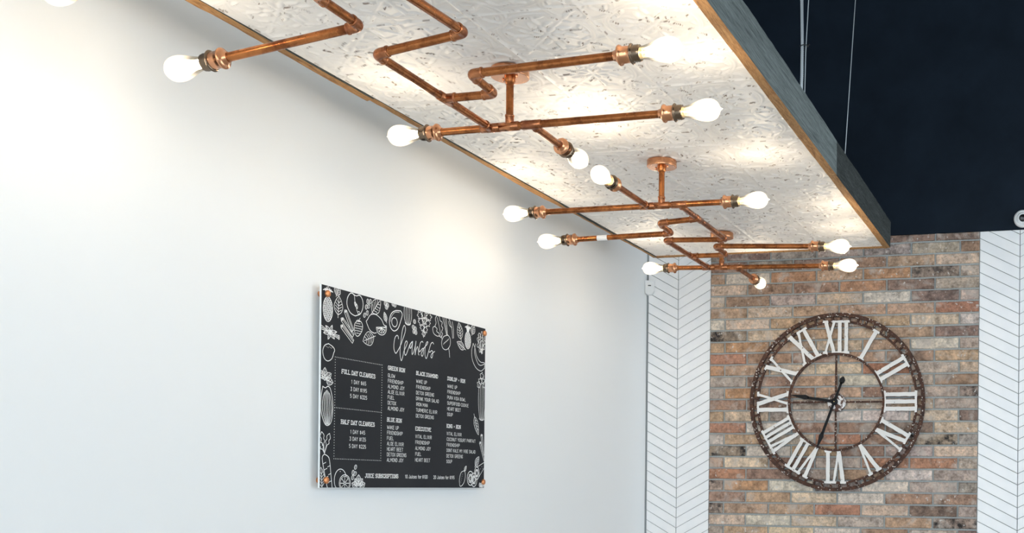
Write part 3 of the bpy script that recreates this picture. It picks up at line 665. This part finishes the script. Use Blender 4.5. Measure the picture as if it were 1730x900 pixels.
def leaf(k, base, tip, wd, veins=4, stem=0.15, lw=0.0022):
    f_ = frame(base, tip)
    for sg in (-1, 1): k.line(spline([f_(0.0, 0), f_(0.18, sg * wd * 0.36), f_(0.45, sg * wd * 0.5), f_(0.78, sg * wd * 0.30), f_(1, 0)]), lw)
    k.line([f_(-stem, 0), f_(0.88, 0)], lw)
    for i in range(veins):
        s_ = 0.16 + 0.62 * i / veins
        for sg in (-1, 1): k.line([f_(s_, 0), f_(s_ + 0.15, sg * wd * (0.36 if i < veins - 1 else 0.24))], lw * 0.85)
def pineapple(k, u, v, rx, ry, top):
    k.line(arc(u, v, rx, ry), 0.0024)
    for i in range(-4, 5):
        for sg in (-1, 1):
            pts = [(u + rx * x, v + ry * y) for x, y in ((i * 0.32 - 1.0 * sg, -1.0), (i * 0.32 + 1.0 * sg, 1.0))]; seg = []
            for j in range(17):
                t_ = j / 16; x = pts[0][0] + (pts[1][0] - pts[0][0]) * t_; y = pts[0][1] + (pts[1][1] - pts[0][1]) * t_
                if ((x - u) / rx) ** 2 + ((y - v) / ry) ** 2 < 0.96: seg.append((x, y))
            if len(seg) > 1: k.line(seg, 0.0024)
    for i in range(7):
        a = (i - 3) / 3; k.line(spline([(u + a * rx * 0.25, v + ry * 0.97), (u + a * rx * 0.6, v + ry + (top - v - ry) * 0.55), (u + a * rx * 1.0, top - abs(a) * (top - v - ry) * 0.45)]), 0.0034)
        k.line(spline([(u + a * rx * 0.15, v + ry * 0.97), (u + a * rx * 0.3, v + ry + (top - v - ry) * 0.5), (u + a * rx * 0.55, v + ry + (top - v - ry) * 0.72)]), 0.0030)
def citrus(k, u, v, rx, ry, n=8):
    k.line(arc(u, v, rx, ry), 0.0026); k.line(arc(u, v, rx * 0.82, ry * 0.82), 0.0016)
    for i in range(n): a = 2 * PI * i / n; k.line([(u + rx * 0.12 * math.cos(a), v + ry * 0.12 * math.sin(a)), (u + rx * 0.8 * math.cos(a), v + ry * 0.8 * math.sin(a))], 0.0024)
def bean(k, u, v, r, rot=0): k.line(arc(u, v, r, r * 0.72, rot=rot, n=12), 0.0020); k.line(arc(u, v, r * 0.6, r * 0.12, 0, 180, rot, 5), 0.0016)
def curly(k, u, v, rx, ry, n, seed):
    rr = random.Random(seed); pts = []
    for i in range(n * 4 + 1):
        a = 2 * PI * i / (n * 4); m_ = 1.0 if i % 4 in (0, 1) else 0.72; m_ *= rr.uniform(0.9, 1.08); pts.append((u + rx * m_ * math.cos(a), v + ry * m_ * math.sin(a)))
    k.line(spline(pts, 4), 0.0022)
def draw(name, fn):
    k = Ink(); fn(k); k.build(name)
draw('pineapple_drawing', lambda k: pineapple(k, 0.035, 0.594, 0.0255, 0.041, 0.671))
draw('pineapple_drawing', lambda k: pineapple(k, 0.952, 0.605, 0.024, 0.035, 0.669))
for base, tip, wd in (((0.080, 0.648), (0.092, 0.682), 0.034), ((0.090, 0.583), (0.094, 0.647), 0.047), ((0.285, 0.620), (0.335, 0.674), 0.050), ((0.296, 0.536), (0.232, 0.512), 0.048),
                      ((0.897, 0.603), (0.878, 0.667), 0.044), ((0.926, 0.567), (0.866, 0.588), 0.030), ((1.012, 0.296), (1.046, 0.222), 0.032), ((1.022, 0.092), (1.053, 0.131), 0.028),
                      ((0.012, 0.004), (0.006, 0.068), 0.034), ((0.985, 0.635), (1.000, 0.676), 0.036), ((0.372, 0.600), (0.358, 0.632), 0.020)):
    draw('leaf_drawing', lambda k: leaf(k, base, tip, wd))
def apple(k):
    k.line(spline([(0.184, 0.664), (0.160, 0.668), (0.142, 0.650), (0.139, 0.625), (0.156, 0.602), (0.182, 0.594), (0.196, 0.597), (0.216, 0.606), (0.229, 0.628), (0.228, 0.652), (0.212, 0.668), (0.194, 0.664), (0.184, 0.664)]), 0.0030)
    k.line([(0.168, 0.678), (0.180, 0.662), (0.184, 0.640), (0.196, 0.612), (0.204, 0.603)], 0.0020)
    for a, c_ in ((0.186, 0.634), (0.194, 0.628)): k.line(arc(a, c_, 0.004, 0.008, rot=25, n=10), 0.0026)
    k.line(arc(0.206, 0.607, 0.006, 0.005, n=8), 0.002)
draw('apple_drawing', apple)
for u, v, rot in ((0.258, 0.655, 80), (0.273, 0.657, 60), (0.250, 0.634, 70), (0.264, 0.639, 50), (0.240, 0.604, 60), (0.256, 0.614, 70)):
    draw('nut_drawing', lambda k: bean(k, u, v, 0.0085, rot))
for u, v, rot in ((0.196, 0.072, 50), (0.182, 0.053, 70), (0.194, 0.050, 30), (0.180, 0.036, 60)):
    draw('nut_drawing', lambda k: bean(k, u, v, 0.0085, rot))
def lemon(k):
    k.line(spline([(0.250, 0.584), (0.258, 0.592), (0.275, 0.610), (0.306, 0.616), (0.340, 0.604), (0.358, 0.586), (0.372, 0.584), (0.358, 0.575)]), 0.0026)
    k.line(spline([(0.250, 0.584), (0.256, 0.574), (0.272, 0.556), (0.296, 0.549), (0.312, 0.552)]), 0.0026)
    k.line(arc(0.342, 0.572, 0.031, 0.024, 180, 375, 5), 0.0026); k.line([(0.311, 0.571), (0.374, 0.580)], 0.003); k.line(arc(0.342, 0.573, 0.025, 0.018, 180, 372, 5), 0.0016)
    for a in (200, 235, 270, 305, 340): k.line([(0.342, 0.573), (0.342 + 0.024 * math.cos(math.radians(a)), 0.573 + 0.018 * math.sin(math.radians(a)))], 0.003)
draw('lemon_drawing', lemon)
def sticks(k, L):
    for (a, b_, w_) in L:
        f_ = frame(a, b_)
        k.line([f_(0, -w_), f_(1, -w_), f_(1, w_), f_(0, w_)], 0.0022, True); k.line([f_(0.02, w_ * 0.2), f_(0.98, w_ * 0.2)], 0.0020); k.line(arc(*f_(0, 0), w_ * 0.8, w_ * 0.5, n=10), 0.0022)
draw('cinnamon_drawing', lambda k: sticks(k, [((0.131, 0.602), (0.172, 0.540), 0.0075), ((0.112, 0.572), (0.176, 0.524), 0.0075), ((0.110, 0.548), (0.175, 0.503), 0.0070)]))
draw('cinnamon_drawing', lambda k: sticks(k, [((1.073, 0.222), (1.100, 0.140), 0.0075), ((1.062, 0.190), (1.100, 0.118), 0.0070)]))
def strawberry(k):
    k.line(spline([(0.196, 0.577), (0.184, 0.566), (0.181, 0.548), (0.188, 0.531), (0.199, 0.525), (0.214, 0.533), (0.227, 0.552), (0.228, 0.568), (0.216, 0.579), (0.196, 0.577)]), 0.0026)
    for i in range(5):
        for j in range(5):
            u, v = 0.187 + 0.0085 * i + 0.002 * (j % 2), 0.535 + 0.0085 * j
            if ((u - 0.205) / 0.021) ** 2 + ((v - 0.553) / 0.023) ** 2 < 0.95: k.line([(u - 0.0026, v), (u + 0.0026, v + 0.0012)], 0.0022)
    for a in (-0.012, -0.004, 0.004, 0.012): k.line([(0.206, 0.577), (0.206 + a, 0.585 - abs(a) * 0.5)], 0.003)
    k.line([(0.206, 0.577), (0.214, 0.590)], 0.0022)
draw('strawberry_drawing', strawberry)
def flower(k):
    for a in range(6):
        an = math.radians(60 * a + 12); tip = (0.048 + 0.036 * math.cos(an), 0.519 + 0.026 * math.sin(an)); leaf(k, (0.048, 0.519), tip, 0.013, 1, 0.0)
    for dv in (0, 0.006, -0.006): k.line([(0.002, 0.530 + dv), (0.034, 0.522 + dv * 0.4)], 0.0022); k.line([(0.062, 0.514 + dv * 0.4), (0.096, 0.508 + dv)], 0.0022)
    k.line(arc(0.096, 0.508, 0.003, 0.007), 0.0020)
draw('vanilla_flower_drawing', flower)
def lemon2(k):
    k.line(spline([(0.040, 0.480), (0.020, 0.472), (0.010, 0.452), (0.018, 0.430), (0.037, 0.422), (0.058, 0.432), (0.068, 0.452), (0.073, 0.462), (0.064, 0.472), (0.040, 0.480)]), 0.0026)
    for i in range(7): k.dot(0.026 + 0.006 * i, 0.470 - 0.0016 * (i % 3), 0.0012)
draw('lemon_drawing', lemon2)
def leaves(k, L):
    for base, tip, wd in L: leaf(k, base, tip, wd, 3, 0.0)
draw('mint_drawing', lambda k: leaves(k, [((0.022, 0.356), (0.022, 0.399), 0.030), ((0.030, 0.358), (0.066, 0.352), 0.026), ((0.026, 0.362), (0.056, 0.382), 0.026), ((0.014, 0.360), (0.002, 0.388), 0.022)]))
draw('mint_drawing', lambda k: leaves(k, [((0.214, 0.006), (0.214, 0.046), 0.032), ((0.206, 0.004), (0.176, 0.016), 0.024), ((0.222, 0.004), (0.252, 0.016), 0.024), ((0.218, 0.010), (0.238, 0.032), 0.022), ((0.208, 0.010), (0.192, 0.032), 0.022)]))
def avocado(k):
    k.line(spline([(0.462, 0.652), (0.430, 0.648), (0.404, 0.634), (0.391, 0.606), (0.400, 0.582), (0.422, 0.573), (0.446, 0.585), (0.462, 0.612), (0.473, 0.640), (0.462, 0.652)]), 0.0034)
    k.line(arc(0.424, 0.605, 0.0175, 0.0165), 0.0030); k.line(spline([(0.455, 0.645), (0.425, 0.641), (0.404, 0.622), (0.398, 0.604)]), 0.0016)
draw('avocado_drawing', avocado)
def celery(k, u, v0, v1, w_, n=5):
    for i in range(n):
        a = (i - (n - 1) / 2) / ((n - 1) / 2); k.line(spline([(u + a * w_ * 0.46, v1), (u + a * w_ * 0.50, (v0 + v1) / 2), (u + a * w_ * 0.34, v0 + (v1 - v0) * 0.12), (u + a * w_ * 0.15, v0)]), 0.0024)
    k.line(arc(u, v0 + 0.006, w_ * 0.36, 0.008, 180, 360), 0.0024)
draw('celery_drawing', lambda k: celery(k, 0.511, 0.609, 0.676, 0.050))
def celery2(k):
    celery(k, 1.072, 0.286, 0.430, 0.056)
    for u, v, s in ((1.058, 0.446, 5), (1.080, 0.450, 6), (1.070, 0.470, 7), (1.092, 0.434, 8), (1.046, 0.432, 9)): curly(k, u, v, 0.015, 0.015, 5, s)
draw('celery_drawing', celery2)
for pts in ([(0.366, 0.664), (0.378, 0.660), (0.372, 0.652)], [(0.414, 0.670), (0.425, 0.668)], [(0.548, 0.604), (0.562, 0.600), (0.552, 0.588), (0.566, 0.586), (0.556, 0.626)]):
    def berries(k):
        for u, v in pts: k.line(arc(u, v, 0.0085, 0.0075, n=12), 0.0022); k.line(arc(u, v, 0.004, 0.0035, n=8), 0.0018)
    draw('berry_drawing', berries)
def kale(k):
    for i, (u, v, r_) in enumerate(((0.592, 0.655, 0.018), (0.622, 0.662, 0.020), (0.655, 0.658, 0.020), (0.600, 0.632, 0.018), (0.648, 0.634, 0.018), (0.624, 0.638, 0.016), (0.610, 0.610, 0.015), (0.632, 0.606, 0.015), (0.620, 0.588, 0.012))): curly(k, u, v, r_, r_ * 0.85, 6, i)
    k.line(spline([(0.628, 0.672), (0.624, 0.630), (0.619, 0.574)]), 0.0024)
draw('kale_drawing', kale)
def spinach(k):
    f_ = frame((0.748, 0.590), (0.712, 0.672))
    for sg in (-1, 1): k.line(spline([f_(0, 0), f_(0.12, sg * 0.014), f_(0.22, sg * 0.010), f_(0.36, sg * 0.024), f_(0.46, sg * 0.018), f_(0.6, sg * 0.028), f_(0.72, sg * 0.016), f_(0.9, sg * 0.015), f_(1, 0)]), 0.0024)
    k.line([f_(-0.06, 0), f_(0.9, 0)], 0.0022); k.line(spline([(0.700, 0.628), (0.684, 0.620), (0.690, 0.600), (0.716, 0.592), (0.736, 0.596)]), 0.0024)
draw('spinach_drawing', spinach)
def beet(k):
    k.line(spline([(0.786, 0.604), (0.762, 0.594), (0.750, 0.572), (0.757, 0.552), (0.778, 0.546), (0.800, 0.554), (0.814, 0.572), (0.812, 0.594), (0.798, 0.605), (0.786, 0.604)]), 0.0026)
    k.line(spline([(0.800, 0.556), (0.808, 0.540), (0.811, 0.520)]), 0.0026)
    for i in range(4): k.line([(0.764 + 0.010 * i, 0.566 + 0.006 * i), (0.772 + 0.010 * i, 0.574 + 0.006 * i)], 0.0022)
    for a in (-0.004, 0.004, 0.012): k.line(spline([(0.788 + a * 0.4, 0.604), (0.776 + a, 0.636), (0.762 + a * 1.6, 0.672)]), 0.0022)
    k.line(spline([(0.832, 0.598), (0.826, 0.630), (0.812, 0.660), (0.800, 0.674)]), 0.0024); k.line(spline([(0.840, 0.600), (0.838, 0.634), (0.828, 0.664)]), 0.0024); k.line(spline([(0.826, 0.640), (0.808, 0.646), (0.800, 0.662)]), 0.0022)
draw('beet_drawing', beet)
def banana(k):
    for o_ in (0.0, 0.018):
        k.line(spline([(0.996 + o_, 0.598), (0.984 + o_ * 1.3, 0.566), (0.990 + o_ * 1.5, 0.530 + o_ * 0.6), (1.020 + o_, 0.500 + o_), (1.060, 0.490 + o_ * 1.3), (1.090, 0.504 + o_)]), 0.0026)
    k.line(spline([(0.996, 0.598), (1.012, 0.578), (1.026, 0.548), (1.056, 0.528), (1.092, 0.526), (1.090, 0.504)]), 0.0026)
draw('banana_drawing', banana)
def lettuce(k):
    for i, (u, v, rx, ry) in enumerate(((1.062, 0.610, 0.036, 0.046), (1.062, 0.604, 0.024, 0.034), (1.064, 0.598, 0.012, 0.022))): curly(k, u, v, rx, ry, 9 - 2 * i, 20 + i)
    for a in (-0.018, -0.006, 0.006, 0.018): k.line(spline([(1.066, 0.562), (1.064 + a, 0.600), (1.062 + a * 1.5, 0.640)]), 0.0022)
draw('lettuce_drawing', lettuce)
def romaine(k):
    k.line(spline([(0.012, 0.336), (0.004, 0.300), (0.004, 0.255), (0.022, 0.216), (0.040, 0.208), (0.058, 0.222), (0.066, 0.260), (0.064, 0.296), (0.052, 0.330), (0.038, 0.338), (0.026, 0.332), (0.012, 0.336)]), 0.0028)
    for i in range(6):
        a = (i - 2.5) / 2.5; k.line(spline([(0.038 + a * 0.008, 0.212), (0.036 + a * 0.024, 0.260), (0.034 + a * 0.020, 0.298), (0.034 + a * 0.012, 0.326 - abs(a) * 0.01)]), 0.0026)
draw('lettuce_drawing', romaine)
def carrot(k):
    k.line(spline([(0.024, 0.112), (0.014, 0.104), (0.014, 0.088), (0.028, 0.040), (0.044, -0.010)]), 0.0028); k.line(spline([(0.024, 0.112), (0.044, 0.104), (0.052, 0.088), (0.060, 0.040), (0.068, -0.010)]), 0.0028)
    for u, v in ((0.018, 0.080), (0.024, 0.060), (0.030, 0.034), (0.036, 0.014)): k.line([(u, v), (u + 0.014, v + 0.005)], 0.0022)
    for u, v in ((0.053, 0.074), (0.058, 0.048), (0.062, 0.024)): k.line([(u, v), (u - 0.012, v - 0.004)], 0.0022)
    for tip, wd in (((0.008, 0.186), 0.020), ((0.050, 0.182), 0.020), ((0.000, 0.150), 0.018)):
        f_ = frame((0.024, 0.114), tip)
        for sg in (-1, 1): k.line(spline([f_(0, 0), f_(0.4, sg * 0.002), f_(0.55, sg * wd * 0.5), f_(0.68, sg * wd * 0.3), f_(0.82, sg * wd * 0.5), f_(1, 0)]), 0.0022)
draw('carrot_drawing', carrot)
def orange(k):
    k.line(arc(0.112, 0.026, 0.034, 0.038, 20, 250), 0.0026); k.dot(0.110, 0.056, 0.0018); citrus(k, 0.136, 0.016, 0.031, 0.029)
draw('orange_drawing', orange)
def pear(k):
    k.line(spline([(0.930, 0.070), (0.908, 0.062), (0.896, 0.036), (0.898, 0.014), (0.902, 0.008), (0.916, 0.010), (0.934, 0.026), (0.942, 0.050), (0.938, 0.066), (0.930, 0.070)]), 0.0026)
    leaf(k, (0.934, 0.070), (0.950, 0.090), 0.014, 2, 0.0)
    for i in range(5): k.dot(0.906 + 0.003 * i, 0.024 + 0.008 * i, 0.0011)
draw('lemon_drawing', pear)
def cucumber(k):
    for u, v, rx, ry in ((0.984, 0.040, 0.026, 0.029), (1.012, 0.034, 0.025, 0.028), (1.036, 0.062, 0.020, 0.026)):
        k.line(arc(u, v, rx, ry), 0.0032)
        for i in range(6): a = 2 * PI * i / 6; k.line(arc(u + rx * 0.5 * math.cos(a), v + ry * 0.5 * math.sin(a), rx * 0.15, ry * 0.2, rot=math.degrees(a), n=8), 0.0034)
    k.line([(1.040, 0.088), (1.098, 0.108)], 0.0026); k.line([(1.046, 0.040), (1.098, 0.084)], 0.0026)
    for u, v in ((1.066, 0.080), (1.078, 0.090), (1.086, 0.082)): k.dot(u, v, 0.0014)
draw('cucumber_drawing', cucumber)
draw('mint_drawing', lambda k: leaves(k, [((1.066, 0.004), (1.060, 0.022), 0.016), ((1.074, 0.002), (1.094, 0.012), 0.014), ((1.070, 0.006), (1.084, 0.024), 0.014)]))

# lettering: a small stroke alphabet, plain and slab-serifed
G = {'A': [[(0, 0), (.5, 1), (1, 0)], [(.2, .36), (.8, .36)]], 'B': [[(0, 0), (0, 1), (.65, 1), (.9, .88), (.9, .64), (.65, .53), (0, .53)], [(.65, .53), (1, .40), (1, .14), (.7, 0), (0, 0)]],
     'C': [[(1, .80), (.75, 1), (.28, 1), (0, .75), (0, .25), (.28, 0), (.75, 0), (1, .2)]], 'D': [[(0, 0), (0, 1), (.6, 1), (1, .72), (1, .28), (.6, 0), (0, 0)]],
     'E': [[(.95, 1), (0, 1), (0, 0), (.95, 0)], [(0, .52), (.75, .52)]], 'F': [[(.95, 1), (0, 1), (0, 0)], [(0, .52), (.75, .52)]],
     'G': [[(1, .80), (.75, 1), (.28, 1), (0, .75), (0, .25), (.28, 0), (.75, 0), (1, .22), (1, .45), (.6, .45)]], 'H': [[(0, 0), (0, 1)], [(1, 0), (1, 1)], [(0, .52), (1, .52)]],
     'I': [[(.5, 0), (.5, 1)]], 'J': [[(.85, 1), (.85, .25), (.62, 0), (.28, 0), (.05, .22)]], 'K': [[(0, 0), (0, 1)], [(.95, 1), (0, .42)], [(.3, .6), (1, 0)]],
     'L': [[(0, 1), (0, 0), (.9, 0)]], 'M': [[(0, 0), (0, 1), (.5, .35), (1, 1), (1, 0)]], 'N': [[(0, 0), (0, 1), (1, 0), (1, 1)]],
     'O': [[(.3, 0), (0, .27), (0, .73), (.3, 1), (.7, 1), (1, .73), (1, .27), (.7, 0), (.3, 0)]], 'P': [[(0, 0), (0, 1), (.7, 1), (1, .86), (1, .6), (.7, .46), (0, .46)]],
     'R': [[(0, 0), (0, 1), (.7, 1), (1, .86), (1, .62), (.7, .48), (0, .48)], [(.5, .48), (1, 0)]], 'S': [[(.95, .82), (.7, 1), (.28, 1), (.03, .82), (.06, .6), (.9, .42), (.98, .2), (.72, 0), (.25, 0), (0, .2)]],
     'T': [[(0, 1), (1, 1)], [(.5, 1), (.5, 0)]], 'U': [[(0, 1), (0, .27), (.28, 0), (.72, 0), (1, .27), (1, 1)]], 'V': [[(0, 1), (.5, 0), (1, 1)]], 'W': [[(0, 1), (.25, 0), (.5, .7), (.75, 0), (1, 1)]],
     'X': [[(0, 0), (1, 1)], [(0, 1), (1, 0)]], 'Y': [[(0, 1), (.5, .48), (1, 1)], [(.5, .48), (.5, 0)]],
     '0': [[(.3, 0), (0, .27), (0, .73), (.3, 1), (.7, 1), (1, .73), (1, .27), (.7, 0), (.3, 0)]], '1': [[(.2, .8), (.55, 1), (.55, 0)]], '2': [[(.03, .78), (.3, 1), (.7, 1), (.95, .8), (.9, .55), (0, 0), (1, 0)]],
     '3': [[(.05, 1), (.95, 1), (.45, .6), (.8, .55), (1, .3), (.75, 0), (.25, 0), (0, .2)]], '4': [[(.75, 0), (.75, 1), (0, .3), (1, .3)]], '5': [[(.9, 1), (.15, 1), (.08, .56), (.6, .62), (.98, .38), (.85, .08), (.5, 0), (.02, .12)]],
     '6': [[(.85, .95), (.4, .9), (.05, .45), (.1, .12), (.5, 0), (.9, .12), (.95, .4), (.6, .58), (.1, .42)]], '9': [[(.15, .05), (.6, .1), (.95, .55), (.9, .88), (.5, 1), (.1, .88), (.05, .6), (.4, .42), (.9, .58)]],
     '$': [[(.9, .74), (.65, .86), (.3, .86), (.1, .70), (.2, .55), (.8, .42), (.92, .28), (.68, .12), (.3, .12), (.05, .26)], [(.5, -.04), (.5, 1.02)]], '+': [[(.3, .45), (.7, .45)], [(.5, .25), (.5, .65)]],
     'u': [[(.05, .68), (.05, .2), (.3, 0), (.65, 0), (.9, .2)], [(.9, .68), (.9, 0)]], 'i': [[(.5, 0), (.5, .66)], [(.5, .84), (.5, .94)]], 'c': [[(.92, .55), (.68, .68), (.3, .68), (.05, .48), (.05, .2), (.3, 0), (.68, 0), (.92, .13)]],
     'e': [[(.08, .35), (.92, .35), (.85, .58), (.62, .68), (.3, .68), (.05, .48), (.05, .2), (.3, 0), (.68, 0), (.9, .12)]], 's': [[(.88, .56), (.65, .68), (.28, .68), (.1, .52), (.85, .2), (.68, 0), (.25, 0), (.05, .12)]],
     'f': [[(.9, .96), (.65, 1), (.42, .85), (.42, 0)], [(.1, .62), (.8, .62)]], 'o': [[(.3, 0), (.05, .2), (.05, .48), (.3, .68), (.68, .68), (.93, .48), (.93, .2), (.68, 0), (.3, 0)]], 'r': [[(.2, 0), (.2, .68)], [(.2, .42), (.5, .66), (.9, .66)]]}
def text(k, s, u, v, h, width, lw, slab=False):
    adv = {' ': 0.62, 'I': 0.62, 'i': 0.5, '1': 0.75, 'M': 1.25, 'W': 1.3, 'f': 0.75, 'r': 0.8, '+': 0.9}
    tot = sum(adv.get(c_, 1.0) for c_ in s); q = width / tot; x = u
    for c_ in s:
        a = adv.get(c_, 1.0) * q
        if c_ != ' ':
            gw = a * 0.70; gx = x + a * 0.12
            for st in G[c_]:
                pts = [(gx + px_ * gw, v + py_ * h) for px_, py_ in st]; k.line(pts, lw)
                if slab and c_ not in 'CGOS0+$':
                    for (px_, py_) in (st[0], st[-1]):
                        if py_ in (0, 1) and len(st) > 1: k.line([(gx + px_ * gw - 0.0022, v + py_ * h), (gx + px_ * gw + 0.0022, v + py_ * h)], lw * 0.9)
        x += a
def block(items, name='lettering'):
    k = Ink()
    for it in items: text(k, *it)
    return k.build(name)
LW, HW, CH = 0.00155, 0.0025, 0.0122
def prices(head, u, v, w_, rows):
    block([(head, u, v, 0.0132, w_, HW, True)], 'heading_lettering')
    block([(s_, ru, rv, CH, rw, LW) for s_, ru, rv, rw in rows], 'price_lettering')
prices('FULL DAY CLEANSES', 0.113, 0.389, 0.196, [('1 DAY $65', 0.167, 0.359, 0.087), ('3 DAY $195', 0.162, 0.334, 0.097), ('5 DAY $325', 0.160, 0.310, 0.101)])
prices('HALF DAY CLEANSES', 0.112, 0.218, 0.196, [('1 DAY $45', 0.164, 0.187, 0.087), ('3 DAY $135', 0.159, 0.163, 0.097), ('5 DAY $225', 0.157, 0.138, 0.100)])
def menu(head, hw, u, vh, rows, v0, dv):
    block([(head, u, vh, 0.0130, hw, HW, True)], 'heading_lettering')
    block([(s_, u, v0 - dv * i, CH, 0.0110 * sum({' ': 0.62, 'I': 0.62, 'M': 1.25, 'W': 1.3}.get(c_, 1) for c_ in s_) * sc, LW) for i, (s_, sc) in enumerate(rows)], 'menu_lettering')
L_ = lambda *a: [(x, 1.0) for x in a]
menu('GREEN RUN', 0.110, 0.385, 0.429, L_('GLOW', 'FRIENDSHIP', 'ALMOND JOY', 'ALOE ELIXIR', 'FUEL', 'DETOX', 'ALMOND JOY'), 0.402, 0.0198)
menu('BLUE RUN', 0.094, 0.383, 0.2415, L_('WAKE UP', 'FRIENDSHIP', 'FUEL', 'ALOE ELIXIR', 'HEART BEET', 'DETOX GREENS', 'ALMOND JOY'), 0.214, 0.0197)
menu('BLACK DIAMOND', 0.155, 0.571, 0.428, L_('WAKE UP', 'FRIENDSHIP', 'DETOX GREENS', 'DRINK YOUR SALAD', 'IRON MAN', 'TURMERIC ELIXIR', 'DETOX GREENS'), 0.398, 0.0218)
menu('EXECUTIVE', 0.110, 0.569, 0.218, L_('VITAL ELIXIR', 'FRIENDSHIP', 'ALMOND JOY', 'FUEL', 'HEART BEET'), 0.189, 0.0222)
menu('DUNLOP + RUN', 0.138, 0.796, 0.4285, L_('WAKE UP', 'FRIENDSHIP', 'PURA VIDA BOWL', 'SUPERFOOD COOKIE', 'HEART BEET', 'SOUP'), 0.3985, 0.0224)
menu('KING + RUN', 0.108, 0.794, 0.240, [('VITAL ELIXIR', 1.0), ('COCONUT YOGURT PARFAIT', 1.0), ('FRIENDSHIP', 1.0), ('DONT KALE MY VIBE SALAD', 0.98), ('DETOX GREENS', 1.0), ('SOUP', 1.0)], 0.210, 0.0221)
block([('JUICE SUBSCRIPTIONS', 0.251, 0.0365, 0.0130, 0.208, HW, True)], 'heading_lettering')
block([('10 Juices for $100', 0.503, 0.0365, 0.0120, 0.155, 0.0019), ('20 Juices for $195', 0.699, 0.0360, 0.0120, 0.158, 0.0019)], 'price_lettering')
k = Ink()
def dots(a, b_):
    n = int(math.hypot(b_[0] - a[0], b_[1] - a[1]) / 0.0088)
    for i in range(n + 1): k.dot(a[0] + (b_[0] - a[0]) * i / n, a[1] + (b_[1] - a[1]) * i / n, 0.0016, 6)
dots((0.077, 0.440), (0.349, 0.441)); dots((0.076, 0.270), (0.347, 0.271)); dots((0.075, 0.098), (0.345, 0.098)); dots((0.077, 0.440), (0.075, 0.098)); dots((0.349, 0.441), (0.345, 0.098))
k.build('dotted_border')
k = Ink()
for st in ([(451, 548), (448, 557), (440, 559), (430, 552), (424, 538), (421, 520), (423, 504), (433, 493), (444, 501), (460, 520), (475, 543), (491, 572), (496, 591), (489, 602), (481, 595), (473, 574), (466, 538), (461, 510), (463, 485), (470, 470), (480, 487), (487, 506), (498, 522), (506, 534), (508, 543), (501, 546), (493, 536), (489, 517), (491, 499), (497, 493), (507, 503), (518, 522), (528, 538), (541, 549)],
           [(543, 548), (530, 539), (526, 525), (531, 523), (538, 532), (544, 550), (541, 527), (541, 503), (547, 504), (555, 517), (565, 541), (567, 553), (563, 530), (562, 502), (567, 519), (577, 534), (582, 524), (585, 508), (589, 504)],
           [(616, 555), (609, 558), (598, 551), (592, 537), (589, 518), (596, 519), (609, 529), (618, 532), (619, 517), (615, 505), (610, 502), (604, 508), (609, 518), (626, 537), (643, 550), (650, 559), (645, 561), (636, 552), (630, 534), (630, 513), (636, 498), (643, 499), (651, 515), (661, 536), (665, 545), (673, 558), (684, 563), (691, 558)],
           [(659, 532), (658, 526), (665, 523), (675, 530), (684, 529), (686, 517), (681, 505), (676, 503), (672, 508), (679, 519), (699, 530)]):
    k.line(spline([(a / 1000, c_ / 1000) for a, c_ in st]), 0.0029)
k.build('title_lettering')
